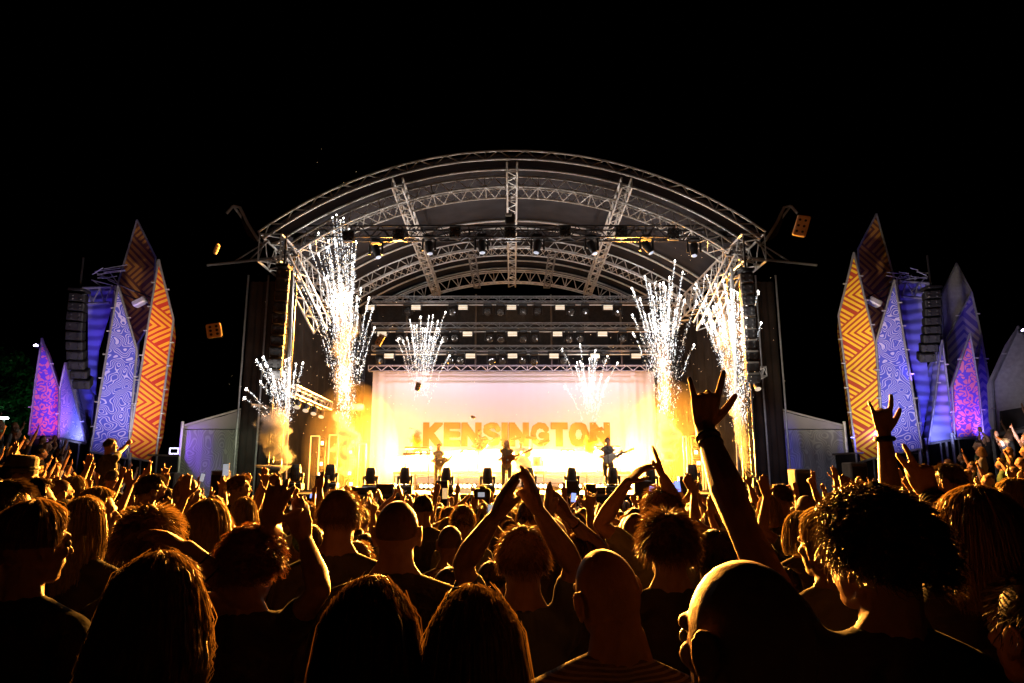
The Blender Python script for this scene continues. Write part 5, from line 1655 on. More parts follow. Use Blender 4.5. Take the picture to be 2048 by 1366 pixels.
TROU = None
def lower_body_meshes():
    mb = MB()
    mb.ell((0, 0, .93), (.165, .115, .11), None, 14, 9)
    for s in (-1, 1):
        mb.cap((s * .09, 0, .90), (s * .10, .01, .50), .092, .062, 12, 3)
        mb.cap((s * .10, .01, .50), (s * .11, -.01, .10), .064, .048, 12, 3)
    t = remesh_me(mb, "trousers", M_TROU, .022, 2)
    sh = []
    for s in (-1, 1):
        b = MB()
        b.cap((s * .11, -.05, .045), (s * .125, .15, .035), .045, .038, 10, 3); b.ell((s * .11, -.03, .08), (.048, .055, .06), None, 10, 6)
        sh.append(remesh_me(b, "shoe", M_SHOE, .014, 1))
    return t, sh
TROU, SHOES = lower_body_meshes()

def build_person(label, hc, yaw=0.0, pitch=0.0, roll=0.0, byaw=None, k=1.0, wide=1.0, hairs=('short', 'dark', {}), shirt='black', skin=None, arms={}, vox=.008, dec=.28, dens=900, ground=None, group=None, root_name="person", sleeve=.55, lean=(0, 0), lower=True, shirt_mat=None, neck=1.0, seed=0, cat="person", legs=None, handk=1.0):
    """hc: centre of the head. yaw turns the head from facing the stage (+Y). arms: {'L'/'R': dict(elbow=, wrist=, d=, n=, pose=)} in world space"""
    hc = V3(hc); byaw = yaw * .4 if byaw is None else byaw
    BR = rotz(byaw); HR = head_R(yaw, pitch, roll)
    B = lambda x, y, z: hc + BR @ (np.array((x * wide, y, z + (.028 if z > -.5 else .014))) * k) + np.array((lean[0], lean[1], 0)) * (-z)
    gz = GZ(hc[0], hc[1]) if ground is None else ground
    root = thing(root_name, label, cat, (hc[0], hc[1], gz), group)
    o = ORIG[root.name]
    body, sh = MB(), MB()
    add_head(body, hc, HR, k)
    nk = B(0, -.035, -.20)
    body.cap(hc + HR @ (np.array((0, -.03, -.05)) * k), nk, .061 * k, .066 * k * neck, 12, 3)
    body.ell(B(0, 0, -.42), (.150 * wide * k, .095 * k, .18 * k), BR, 12, 8)
    body.ell(B(0, .01, -.62), (.135 * wide * k, .095 * k, .16 * k), BR, 12, 8)
    sh.ell(B(0, -.01, -.40), (.178 * wide * k, .120 * k, .19 * k), BR, 16, 10)
    sh.ell(B(0, .012, -.60), (.165 * wide * k, .122 * k, .19 * k), BR, 16, 10)
    sh.ell(B(0, .0, -.74), (.178 * wide * k, .128 * k, .12 * k), BR, 16, 10)
    sh.cap(B(-.075, -.025, -.222), B(.075, -.025, -.222), .056 * k, .056 * k, 12, 3)
    for s in (-1, 1):
        body.cap(hc + HR @ (np.array((s * .026, -.035, -.10)) * k), B(s * .095, -.025, -.255), .036 * k, .034 * k, 10, 3)
        sh.cap(B(s * .04, -.036, -.205), B(s * .14, -.02, -.262), .056 * k, .064 * k, 10, 3)
    sh.cap(B(0, -.030, -.26), B(0, -.036, -.200), .082 * k * neck, .071 * k * neck, 14, 3)
    info = {}
    for s, key in ((-1, 'L'), (1, 'R')):
        a = arms.get(key)
        up = 0.0
        S = B(s * .175, -.01, -.285)
        if a is not None and a.get('up', 0):
            S = S + np.array((0, 0, .055 * k)) + BR @ np.array((-s * .02, 0, 0))
        if a is None:
            E = S + BR @ (np.array((s * .05, -.02, -.27)) * k); W = E + BR @ (np.array((-s * .02, .07, -.23)) * k)
            a = dict(d=W - E, n=BR @ np.array((-s, 0, 0)), pose='relax', side=BR @ np.array((0, 1, 0)))
        else:
            E, W = V3(a['elbow']), V3(a['wrist'])
        ak = a.get('k', 1.0) * k
        body.cap(B(s * .10, -.01, -.27), S, .05 * k, .052 * k, 10, 3)
        M1 = S + (E - S) * .45
        body.cap(S, M1, .052 * ak, .046 * ak, 12, 3); body.cap(M1, E, .046 * ak, .036 * ak, 12, 3)
        M2 = E + (W - E) * .30
        body.cap(E, M2, .037 * ak, .044 * ak, 12, 3); body.cap(M2, W, .044 * ak, .0262 * ak, 12, 3)
        dvec = a.get('d', W - E); n_ = a.get('n', BR @ np.array((0, 1, 0)))
        hand(body, W, unit(dvec), n_, a.get('side', BR @ np.array((-s, 0, 0))), a.get('pose', 'open'), k * a.get('hk', handk), 1.0 if vox < .007 else 1.12)
        sh.cap(B(s * .07, -.02, -.235), S + np.array((0, 0, .006)), .058 * k, .064 * k, 12, 3)
        sl = a.get('sleeve', sleeve)
        if sl > .05:
            q = S + (E - S) * min(sl, 1)
            sh.cap(S, q, .064 * ak, (.060 if sl < .8 else .048) * ak, 12, 3)
            if sl > 1:
                sh.cap(E, E + (W - E) * (sl - 1), .050 * ak, .040 * ak, 12, 3)
        info[key] = (S, E, W, unit(dvec))
    bm_ = remesh_me(body, "body", skin or M_SKIN_, vox, 2, o, dec)
    put("body", bm_, root, o)
    sm = remesh_me(sh, "shirt", shirt_mat or M_SHIRT(shirt), max(.012, vox * 1.5), 3, o, .4)
    put("shirt", sm, root, o)
    if hairs:
        st, colr, kw = hairs
        if st == 'buzz': colr = 'stubble'
        _, hmb = hair(st, hc, HR, k, seed * 7 + 3, kw.pop('dens', dens) if isinstance(kw, dict) else dens, m=M_HAIR(colr), **{k2: v for k2, v in kw.items() if k2 != 'dens'})
        hme = hmb.mesh("hair", M_HAIR(colr), o, smooth=True, fixn=False)
        put("hair", hme, root, o)
    if vox < .0075:
        for s in (-1, 1):
            e = MB().ell(hc + HR @ (np.array((s * .032, .078, .006)) * k), .0125 * k, None, 10, 8)
            put("eye", e.mesh("eye", M_EYE, o, smooth=True), root, o)
    if lower:
        hz = hc[2] - .70 * k - gz
        for nm, me in (("trousers", TROU), ("shoe", SHOES[0]), ("shoe", SHOES[1])):
            ob = put(nm, me, root, o); ob.scale = (k * wide, k, max(.5, hz / .93)); ob.rotation_euler = (0, 0, byaw)
            ob.location = V3((lean[0] * .7, lean[1] * .7, 0))
    return root, info

# place by picture point: head width in photo pixels gives the distance
def head_at(px, py, wpx, real=.165):
    D = FPX * real / wpx
    return V3(PD(px, py, D)), D
def arm_px(S, e_px, w_px, h_px, L1=.30, L2=.26, toward=0.0, near=True, pose='open', n=None, side=None, k=1.0, **kw):
    """elbow, wrist and finger tips given as picture points; depth is solved so that the bones keep their length"""
    def solve(p0, px, L, prefer):
        r = V3(ray(*px)); r = r / np.linalg.norm(r); c = V3(CAM) - V3(p0)
        b = np.dot(c, r); cc = np.dot(c, c) - L * L; disc = b * b - cc
        if disc < 0:
            t = -b; q = V3(CAM) + r * t; return q
        t1, t2 = -b - math.sqrt(disc), -b + math.sqrt(disc)
        t = t1 if prefer == 'n' else (t2 if prefer == 'f' else (t1 + t2) / 2)
        return V3(CAM) + r * t
    pr = kw.pop('pref', 'ff')
    E = solve(S, e_px, L1 * k, pr[0]); W = solve(E, w_px, L2 * k, pr[1])
    Dw = np.dot(W - V3(CAM), V3((0, CT, ST)))
    H = V3(PD(h_px[0], h_px[1], Dw + toward))
    nn = V3(n) if n is not None else V3((0, 1, 0))
    d = dict(elbow=E, wrist=W, d=H - W, n=nn, pose=pose, up=1, k=k)
    if side is not None: d['side'] = V3(side)
    d.update(kw)
    return d
def shoulder(hc, s, byaw=0.0, k=1.0, wide=1.0, up=True):
    S = V3(hc) + rotz(byaw) @ (np.array((s * .175 * wide - (s * .02 if up else 0), -.01, -.257 + (.055 if up else 0))) * k)
    return S
def bracelet(root, W, E, f, r=.031, t=.005, col=None, nm="bracelet"):
    c = W + (E - W) * f; d = unit(E - W); u, v = frame_of(d)
    MB().path([c + (u * math.cos(a) + v * math.sin(a)) * r for a in np.arange(18) * 2 * math.pi / 18], t, 6, closed=True).build(nm, col or M_LEATH, root, smooth=True, o=ORIG[root.name])

# ================================================================== the people one can tell apart
NEAR = []   # (x, y, r) places already taken
def near(label, px, py, wpx, real=.165, k=None, arms=None, armf=None, **kw):
    hc, D = head_at(px, py, wpx, real)
    k = kw.pop('kk', 1.0)
    NEAR.append((hc[0], hc[1], .26))
    a = armf(hc, k) if armf else (arms or {})
    vox = .006 if D < 2.2 else (.0075 if D < 4 else .010)
    root, info = build_person(label, hc, k=k, arms=a, vox=kw.pop('vox', vox), seed=len(NEAR), **kw)
    return root, info, hc
S_ = shoulder
# -- row closest to the camera
r0, i0, h0 = near("big close bald man with a lit bald crown, head turned towards the keyboard side", 1488, 1292, 232, .165, yaw=.55, pitch=-.05, hairs=None, shirt='black', skin=M_SKIN_P, wide=1.1, dec=.5, vox=.005)
near("woman with long straight fair hair and a centre parting, below the tall bald man's back", 738, 1300, 182, .185, hairs=('long', 'brown', dict(L=.36, dens=6500)), shirt='black', yaw=-.05)
r1, i1, h1 = near("woman with sunglasses pushed up on her long hair, below the man clapping overhead", 948, 1318, 182, .185, hairs=('long', 'fair', dict(L=.34, dens=6500)), shirt='black', yaw=.05)
R1 = head_R(.05, 0, 0)
g = thing("sunglasses", "sunglasses pushed up on top of the long fair hair, lenses glinting gold", "sunglasses", h1 + np.array((0, .02, .12)))
for s in (-1, 1):
    c = h1 + R1 @ np.array((s * .026, .035, .130))
    MB().ell(c, (.024, .016, .005), R1 @ rotx(-.3), 12, 6).build("lens", mat("glossy_black_lens", (.02, .015, .01), .05, spec=1.0), g)
    MB().path([c + R1 @ np.array((s * .022, 0, 0)), c + R1 @ np.array((s * .028, -.03, -.004)), c + R1 @ np.array((s * .030, -.06, -.012))], .002).build("temple", M_BLACK, g)
MB().tube(h1 + R1 @ np.array((-.006, .045, .132)), h1 + R1 @ np.array((.006, .045, .132)), .004).build("bridge", M_BLACK, g)
near("bald man in a striped collared shirt, head bent, before the tall wavy hair", 1212, 1192, 128, .165, yaw=.45, pitch=-.1, roll=-.18, hairs=None, shirt='brown', shirt_mat=stripe_shirt(), skin=M_SKIN_, wide=1.05, sleeve=.95)
# tall curly man with the raised horned hand
def af(hc, k):
    S = S_(hc, -1, .15, k)
    return {'L': arm_px(S, (1478, 1040), (1409, 856), (1412, 770), L1=.33, L2=.31, pose='horns', n=(.15, 1, .05), side=(1, 0, 0), pref='ff', sleeve=.30, hk=1.0),
            'R': None} 
def af2(hc, k):
    a = af(hc, k); a.pop('R'); return a
rc, ic, hcu = near("tall man with dark curly mop raising a horned hand high against the sparks", 1748, 1118, 150, .165, yaw=.55, byaw=.15, hairs=('curly', 'dark', dict(dens=5200, vol=1.3)), shirt='black', armf=af2, wide=1.15, vox=.0045, dec=.45)
S, E, W, d = ic['L']
bracelet(rc, W, E, .12, .030, .0045); bracelet(rc, W, E, .2, .032, .003)
near("blonde woman with a ponytail squeezed beside the curly man's cheek", 1648, 1095, 86, .165, yaw=.5, hairs=('ponytail', 'blonde', dict(L=.25, dens=1500)), shirt='grey')
# tall bald man in the middle
near("tall broad bald man with sticking-out ears, seen from behind in the middle of the crowd", 795, 1070, 88, .165, hairs=('buzz', 'brown', dict(dens=1500, vol=.4)), shirt='black', wide=1.32, neck=1.25, skin=M_SKIN_P)
# man clapping overhead
def af(hc, k):
    return {'L': arm_px(S_(hc, -1, 0, k), (926, 1128), (985, 1040), (1016, 975), L1=.24, L2=.26, pose='flat', n=(.8, .3, -.2), side=(0, -.8, .3), pref='nn', sleeve=.6),
            'R': arm_px(S_(hc, 1, 0, k), (1146, 1130), (1082, 1030), (1064, 975), L1=.22, L2=.27, pose='flat', n=(-.9, .3, 0), side=(-1, -.5, .2), pref='nn', sleeve=.6)}
near("man in a navy T-shirt clapping with both arms raised in an arch over his head", 1046, 1128, 92, .165, hairs=('short', 'brown', dict(dens=2600, vol=.9)), shirt='navy', armf=af, skin=M_SKIN_P)
def af(hc, k):
    return {'L': arm_px(S_(hc, -1, 0, k), (1120, 1070), (1098, 1040), (1096, 995), L1=.2, L2=.2, pose='flat', n=(1, .3, 0), side=(0, -1, 0), pref='nn'),
            'R': arm_px(S_(hc, 1, 0, k), (1208, 1108), (1142, 1040), (1112, 990), L1=.24, L2=.27, pose='flat', n=(-.9, .4, 0), side=(0, -1, .2), pref='nn')}
ro, io, _ = near("person clapping with slim raised forearms and a thin bracelet, beside the arch of navy sleeves", 1160, 1128, 70, .165, hairs=('bob', 'brown', dict(dens=1500)), shirt='black', armf=af)
bracelet(ro, io['R'][2], io['R'][1], .1, .029, .003, M_BRASS)
# high clapping hands against the backdrop
def af(hc, k):
    return {'L': arm_px(S_(hc, -1, 0, k), (1200, 1048), (1255, 965), (1302, 918), L1=.25, L2=.28, pose='cup', n=(.9, .2, -.4), side=(.4, -.2, -.9), pref='nn', hk=1.0),
            'R': arm_px(S_(hc, 1, 0, k), (1352, 1010), (1326, 955), (1314, 912), L1=.24, L2=.22, pose='flat', n=(-.9, .2, 0), side=(0, -1, .1), pref='nn', hk=1.0)}
near("man with wavy hair clapping high above his head, hands against the white backdrop", 1326, 1028, 62, .165, hairs=('messy', 'brown', dict(dens=1800, vol=1.2)), shirt='grey', armf=af, vox=.0055)
near("man with tall wavy swept-up hair and a bare neck, before the high clapping hands", 1336, 1098, 84, .165, hairs=('messy', 'brown', dict(dens=3600, vol=1.35)), shirt='black', neck=.95, skin=M_SKIN_P)
near("dark-haired person with smooth short hair between the wavy-haired man and the bare raised arm", 1432, 1125, 78, .165, yaw=-.5, hairs=('short', 'dark', dict(dens=1600)), shirt='black')
near("smaller shaven man with a grey collar between tall bald man and navy sleeves", 900, 1090, 50, .165, hairs=('buzz', 'grey', dict(dens=600, vol=.4)), shirt='brown', wide=1.1)
near("man with spiky light hair and lit ears in front of the clapping man", 926, 1046, 42, .165, hairs=('messy', 'fair', dict(dens=1100, vol=.8)), shirt='grey')
near("woman with smooth centre-parted dark hair next to the glowing phone", 966, 1040, 38, .18, hairs=('long', 'dark', dict(L=.25, dens=900)), shirt='black')
near("round-headed man with cropped hair just behind the tall bald man's crown", 846, 1020, 38, .165, hairs=('short', 'dark', dict(dens=900, vol=.6)), shirt='black')
near("broad shoulder man with cropped dark hair just over the clapping navy arch", 1058, 1035, 44, .165, hairs=('short', 'brown', dict(dens=1000)), shirt='black')
near("person with a smooth rounded head beneath the crossed clapping wrists", 1096, 1060, 46, .165, hairs=('short', 'fair', dict(dens=900, vol=.7)), shirt='grey')
near("fair-haired short head low beside the tall bald man's shoulder", 712, 1132, 62, .165, hairs=('short', 'fair', dict(dens=1200, vol=1.1)), shirt='black', kk=.95)
# left half
def af(hc, k):
    return {'R': arm_px(S_(hc, 1, -.2, k), (640, 1180), (612, 1085), (606, 1035), L1=.27, L2=.26, pose='flat', n=(-.9, .4, 0), side=(-.3, -1, 0), pref='nf', sleeve=.4),
            'L': arm_px(S_(hc, -1, -.2, k), (545, 1075), (535, 1050), (545, 1020), L1=.2, L2=.2, pose='open', n=(0, 1, 0), side=(1, 0, 0), pref='nn')}
near("woman with long tight curls raising one bare forearm with a flat hand", 505, 1135, 100, .18, yaw=-.25, hairs=('curly', 'ginger', dict(dens=4500, vol=1.1)), shirt='black', armf=af)
def af(hc, k):
    return {'R': arm_px(S_(hc, 1, -.3, k), (492, 1200), (412, 1115), (372, 1165), L1=.26, L2=.24, pose='relax', n=(-.4, .6, -.4), side=(.2, 0, 1), pref='nf', sleeve=0)}
rl, il, _ = near("woman with very long wavy hair, elbow out and hand laid on her head", 318, 1235, 170, .19, yaw=-.35, hairs=('long', 'fair', dict(L=.52, dens=4200, wsh=.02)), shirt='black', sleeve=0, skin=M_SKIN_P)
def af(hc, k):
    return {'R': arm_px(S_(hc, 1, -.2, k), (492, 1205), (375, 1095), (335, 1070), L1=.25, L2=.27, pose='relax', n=(-.3, -.2, -1), side=(0, -1, 0), pref='nn', sleeve=.2)}
rl, il, _ = near("tousled curly-topped person with a bent bare arm wearing two dark bracelets", 300, 1095, 96, .175, yaw=-.2, hairs=('messy', 'fair', dict(dens=3400, vol=1.2)), shirt='black', armf=af, sleeve=.3)
bracelet(rl, il['R'][2], il['R'][1], .25, .033, .0035); bracelet(rl, il['R'][2], il['R'][1], .45, .038, .0035)
near("person with a high ponytail falling over the back, cut by the lower corner", 70, 1095, 112, .175, yaw=-.5, hairs=('ponytail', 'fair', dict(L=.42, dens=2600)), shirt='black', kk=1.0)
near("woman with bright straight blonde hair down her back beside the face in profile", 168, 1052, 72, .18, yaw=-.35, hairs=('long', 'blonde', dict(L=.36, dens=2600)), shirt='black')
near("blonde woman seen in profile, face lit gold, behind the straight blonde hair", 196, 1028, 60, .165, yaw=-1.25, hairs=('ponytail', 'blonde', dict(L=.2, dens=1500)), shirt='black', skin=M_SKIN_P)
near("blonde woman with a chin-length bob and lit strands", 416, 1062, 78, .18, hairs=('bob', 'blonde', dict(dens=3200, vol=1.2)), shirt='black')
near("dark-haired man in profile at the picture edge, his nose and brow lit gold", 14, 1030, 84, .165, yaw=-1.2, hairs=('short', 'dark', dict(dens=1500)), shirt='black', skin=M_SKIN_P)
near("person in profile with smooth dark swept hair, next to the edge man", 70, 1012, 66, .17, yaw=-1.1, hairs=('bob', 'dark', dict(dens=1400)), shirt='green')
rh, ih, hh = near("man in a dark brimless hat and glasses in profile among raised arms", 42, 955, 50, .165, yaw=-1.1, hairs=('short', 'dark', dict(dens=600)), shirt='black')
HRm = head_R(-1.1, 0, 0)
ct = thing("hat", "dark bucket hat with a band, worn by the man with glasses in profile", "hat", hh + np.array((0, 0, .06)))
MB().lathe(hh + HRm @ np.array((0, -.01, .03)), [(.104, 0), (.106, .02), (.097, .03), (.092, .10), (.075, .115), (.01, .117)], 20, HRm @ rotx(-.1)).build("crown", mat("dark_felt", (.03, .03, .035), .9), ct)
MB().path([hh + HRm @ np.array((.100 * math.cos(a), -.01 + .100 * math.sin(a), .060)) for a in np.arange(20) * math.pi / 10], .012, closed=True).build("band", M_BLACK, ct)
near("bald-shaven man seen half from behind, scalp lit gold, by the blonde profile", 122, 990, 40, .165, yaw=-.7, hairs=('buzz', 'grey', dict(dens=600, vol=.4)), shirt='black')
near("blonde-topped head with smooth hair just over the straight blonde woman", 150, 985, 40, .17, yaw=-.3, hairs=('bob', 'blonde', dict(dens=900)), shirt='brown')
near("man with glasses and dark hair in profile under the striped orange banner", 306, 985, 44, .165, yaw=-.9, hairs=('short', 'dark', dict(dens=900)), shirt='black')
near("balding man in glasses whose scalp shines, before the white cap", 376, 990, 44, .165, yaw=-.8, hairs=('buzz', 'grey', dict(dens=500, vol=.5)), shirt='black')
near("person with a dark curly crop beside the shining balding man", 330, 1015, 46, .175, hairs=('curly', 'dark', dict(dens=1200, vol=.8)), shirt='black')
near("man with longish light hair in profile under the raised phone", 480, 978, 34, .165, yaw=-1.0, hairs=('messy', 'brown', dict(dens=700)), shirt='black')
near("person with a patterned bandana bun by the blonde bob", 428, 1025, 38, .165, hairs=('curly', 'fair', dict(dens=900, vol=.7)), shirt='green')
near("blonde woman with hair tied loose, low among raised hands beside the curls", 488, 1030, 44, .175, hairs=('long', 'blonde', dict(L=.2, dens=1100)), shirt='black')
rk, ik, hk_ = near("man in a green cap facing away beside the tall bald man", 618, 1090, 50, .165, yaw=.5, hairs=('short', 'brown', dict(dens=500)), shirt='black')
cp = thing("cap", "dark green baseball cap with a pale peak beside the tall bald man", "cap", hk_)
HRm = head_R(-1.1, 0, 0)
MB().ell(hk_ + np.array((0, -.012, .035)), (.088, .106, .095), HRm, 18, 10).build("crown", mat("green_cotton", (.04, .06, .03), .9, var=.2), cp)
MB().ell(hk_ + HRm @ np.array((0, .12, .03)), (.07, .08, .008), HRm, 14, 6).build("peak", mat("tan_cotton", (.35, .25, .15), .9), cp)
# man with striped dark jacket and both hands
near("man with smooth rounded hair in a black ribbed jacket, before the tallest fountain's smoke", 680, 1040, 78, .175, hairs=('short', 'brown', dict(dens=1500, vol=1.0)), shirt='black', wide=1.15)
# right part
def af(hc, k):
    return {'L': arm_px(S_(hc, -1, .3, k), (1900, 1105), (1865, 1010), (1815, 915), L1=.25, L2=.27, pose='relax', n=(-.2, 1, 0), side=(-1, 0, 0), pref='nn')}
def af3(hc, k):
    return {'L': arm_px(S_(hc, -1, .2, k), (1788, 1035), (1768, 868), (1762, 800), L1=.27, L2=.30, pose='horns', n=(.1, 1, 0), side=(1, 0, 0), pref='ff', sleeve=.2)}
rr1, ir1, _ = near("woman hidden behind the curls whose straight arm makes a second smaller horned hand", 1822, 1108, 82, .165, yaw=.3, hairs=('curly', 'brown', dict(dens=1200)), shirt='black', armf=af3)
bracelet(rr1, ir1['L'][2], ir1['L'][1], .06, .030, .012, nm="wristband")
def af4(hc, k):
    return {'L': arm_px(S_(hc, -1, .3, k), (1925, 1110), (1862, 990), (1832, 915), L1=.26, L2=.30, pose='peace', n=(0, 1, 0), side=(-1, 0, 0), pref='ff', sleeve=.4)}
rr2, ir2, _ = near("woman with shoulder-length light brown hair raising an arm stacked with bracelets", 1955, 1085, 138, .18, yaw=.25, hairs=('long', 'fair', dict(L=.16, dens=4200, vol=1.3)), shirt='black', armf=af4)
for f in (.08, .14, .20): bracelet(rr2, ir2['L'][2], ir2['L'][1], f, .031 + f * .03, .005)
bracelet(rr2, ir2['L'][2], ir2['L'][1], .26, .037, .004, M_BRASS)
near("young man with curly fringe, face in profile lit gold, behind the bracelet arm", 1856, 1068, 56, .165, yaw=.95, hairs=('curly', 'brown', dict(dens=1400, vol=.9)), shirt='brown', skin=M_SKIN_P)
near("dark-haired man with a close beard looking to the stage, above the bracelet arm", 1895, 965, 46, .165, yaw=.7, hairs=('short', 'dark', dict(dens=1000)), shirt='black')
near("woman with long golden hair at the picture edge, turned to the stage", 2032, 1015, 72, .18, yaw=.8, hairs=('long', 'blonde', dict(L=.32, dens=2600)), shirt='red')
near("person in a red top cut by the lower picture corner", 2075, 1275, 150, .17, yaw=.3, hairs=('short', 'dark', dict(dens=1200)), shirt='red', sleeve=.9)
near("man with dark short hair under the outer smoke column, face lit from the stage", 1558, 1000, 36, .165, yaw=.9, hairs=('messy', 'dark', dict(dens=700)), shirt='black')
near("bald round dark head just before the blue-lit tent", 1612, 1022, 40, .165, yaw=.2, hairs=('buzz', 'dark', dict(dens=500, vol=.5)), shirt='black')
near("blonde head with smooth hair in front of the bald round head by the tent", 1600, 1068, 56, .18, yaw=.3, hairs=('bob', 'blonde', dict(dens=1600)), shirt='black')
near("person with parted fair hair beside the curly man's raised elbow, outer smoke side", 1538, 1020, 38, .17, hairs=('bob', 'fair', dict(dens=700)), shirt='black')
near("person on someone's shoulders stretching one arm to the stage before the contour panel", 222, 893, 19, .165, yaw=-1.0, hairs=('messy', 'dark', dict(dens=400)), shirt='black', lower=True, vox=.0085,
     armf=lambda hc, k: {'R': arm_px(S_(hc, 1, -.4, k), (240, 903), (254, 890), (262, 880), pose='fist', n=(0, 1, 0), pref='ff', sleeve=.5)})
near("bearer with dark hair carrying the shoulder-rider", 226, 960, 24, .165, yaw=-.5, hairs=('short', 'dark', dict(dens=300)), shirt='black')

# phones and a camera held up in the crowd
M_SCR = mat("phone_screen_white", (.7, .75, .9), .3, emit=(.75, .80, .9), es=.45)
M_SCRB = mat("phone_screen_blue", (.2, .3, .9), .3, emit=(.25, .35, 1), es=1.6)
M_SCRO = mat("phone_screen_amber", (.9, .6, .2), .3, emit=(1, .6, .25), es=.8)
for (px, py, D, w, h, sc_, rl, lab) in ((985, 1028, 5.2, .078, .155, M_SCR, 0, "phone filming upright, pale screen, just above the clapping man's wrist"), (890, 987, 9, .075, .15, M_SCRO, 0, "small upright phone held in two hands before the tall bald man"), (931, 982, 9, .155, .078, M_SCRO, 0, "phone held sideways with an amber screen, between the moving heads"), (1147, 995, 10, .072, .14, M_SCRB, .1, "blue-lit phone held upright beside the clapping hands"), (1303, 984, 8, .072, .14, M_SCRB, .2, "bright blue phone under the high clapping hands"), (1313, 979, 9, .12, .085, M_SCRO, -.1, "small camera screen beside the blue phone under the high clapping hands"),
        (1355, 973, 9, .08, .15, M_SCRB, -.1, "phone with a cyan glow by the framed lamp tower"), (1338, 971, 9.4, .14, .075, M_SCRB, 0, "phone held sideways with a blue screen by the framed lamp tower"), (452, 940, 8, .078, .15, M_SCR, 0, "tall raised phone against the contour-line tent"), (628, 992, 11, .14, .075, M_SCRB, 0, "tiny cyan phone screen low before the tallest fountain"), (405, 955, 11, .07, .14, M_SCR, .2, "tiny pale phone by the dark speaker stack at the tent"), (600, 1015, 5.0, .15, .08, M_SCRO, .35, "black phone held sideways and tilted with a red reflection, before the outer smoke")):
    q = V3(PD(px, py, D)); R = roty(rl)
    t = thing("phone", lab, "phone", q, "phones held up in the crowd")
    MB().bbox(q, (w, .009, h), .004, R).build("case", M_PHONE, t)
    MB().bbox(q + R @ np.array((0, -.0055, 0)), (w * .9, .002, h * .9), .0005, R).build("screen", sc_, t)
q = V3(PD(965, 988, 6.5)); t = thing("camera", "black photo camera held high with a small lit screen, above the centre-parted hair", "camera", q)
MB().bbox(q, (.15, .06, .10), .015).bbox(q + np.array((0, .0, .06)), (.06, .05, .035), .01).build("body", M_BLACK, t)
MB().lathe(q + np.array((0, .03, 0)), [(.045, 0), (.042, .08), (.048, .11)], 14, rotx(-math.pi / 2)).build("lens_barrel", M_BLACK, t)
MB().bbox(q + np.array((-.01, -.032, -.005)), (.062, .004, .042), .001).build("screen", M_SCR, t)

# ================================================================== the band
def standing(label, px, Y, z0, k, **kw):
    x = P(px, 930, Y).x
    hc = np.array((x, Y, z0 + 1.63 * k))
    return build_person(label, hc, k=k, ground=z0, vox=.0095, dec=.4, **kw), hc
def guitar(loc, yaw, tilt, lab, m):
    R = rotz(yaw) @ roty(-tilt)
    t = thing("guitar", lab, "guitar", loc)
    b = MB()
    b.ell(V3(loc), (.19, .03, .16), R, 16, 8); b.ell(V3(loc) + R @ np.array((.18, 0, .02)), (.13, .028, .12), R, 14, 8)
    t_ = remesh_me(b, "body", m, .014, 2, ORIG[t.name]); put("body", t_, t, ORIG[t.name])
    MB().bbox(V3(loc) + R @ np.array((.52, -.01, .02)), (.62, .03, .055), .01, R).build("neck", M_CASE, t)
    MB().bbox(V3(loc) + R @ np.array((.88, -.01, .03)), (.17, .025, .085), .015, R).build("headstock", M_CASE, t)
    MB().path([V3(loc) + R @ np.array((-.15, .0, .1)), V3(loc) + np.array((-.12, .1, .5)), V3(loc) + R @ np.array((.25, .05, .1))], .018).build("strap", M_BLACK, t)
    MB().bbox(V3(loc) + R @ np.array((.02, -.035, 0)), (.06, .01, .05), .004, R).build("pickup", M_ALU, t)
    return t
def guitar_arms(hc, k, yaw, gx=.0):
    BR = rotz(yaw)
    sL, sR = hc + BR @ (np.array((-.175, 0, -.285)) * k), hc + BR @ (np.array((.175, 0, -.285)) * k)
    wL = hc + BR @ (np.array((-.06 + gx, -.22, -.60)) * k); wR = hc + BR @ (np.array((.42 + gx, -.24, -.44)) * k)
    eL = ik_elbow(sL, wL, .29, .26, BR @ np.array((-1, 0, -.6))); eR = ik_elbow(sR, wR, .29, .26, BR @ np.array((.4, 0, -1)))
    return {'L': dict(elbow=eL, wrist=wL, d=BR @ np.array((.8, 0, -.4)), n=BR @ np.array((0, 1, 0)), pose='hold', side=(0, 0, 1)), 'R': dict(elbow=eR, wrist=wR, d=BR @ np.array((.1, .2, 1)), n=BR @ np.array((0, -1, 0)), pose='hold', side=(1, 0, 0))}
M_GB = mat("sunburst_guitar", (.20, .06, .02), .25, spec=.8); M_GW = mat("cream_guitar", (.65, .6, .5), .25, spec=.8); M_GD = mat("dark_guitar", (.06, .04, .03), .25, spec=.8)
PI = math.pi
x = P(877, 930, 26.5).x; hc = np.array((x, 26.5, DZ + 1.63))
build_person("guitarist in a dark cap and short sleeves, stepping forward by the tall microphone stand", hc, yaw=PI + .7, byaw=PI + .3, k=1.0, ground=DZ, vox=.0095, dec=.4, hairs=('short', 'dark', dict(dens=300, vol=1.3)), shirt='grey', arms=guitar_arms(hc, 1.0, PI + .3 - PI, 0), group=None)
guitar(hc + np.array((.10, -.24, -.58)), 0, .42, "electric guitar of the guitarist in the cap", M_GD)
x = P(1013, 930, 23.9).x; hc = np.array((x, 23.9, DZ + 1.64))
build_person("long-haired singer in dark clothes playing guitar at the microphone, centre of the stage", hc, yaw=PI, byaw=PI, k=1.02, ground=DZ, vox=.0095, dec=.4, hairs=('long', 'brown', dict(L=.30, dens=900)), shirt='brown', arms=guitar_arms(hc, 1.0, 0, 0), wide=1.05)
guitar(hc + np.array((.02, -.26, -.56)), 0, .38, "acoustic-shaped guitar held high by the long-haired singer", M_GB)
x = P(1216, 930, 23.9).x; hc = np.array((x, 23.9, DZ + 1.72))
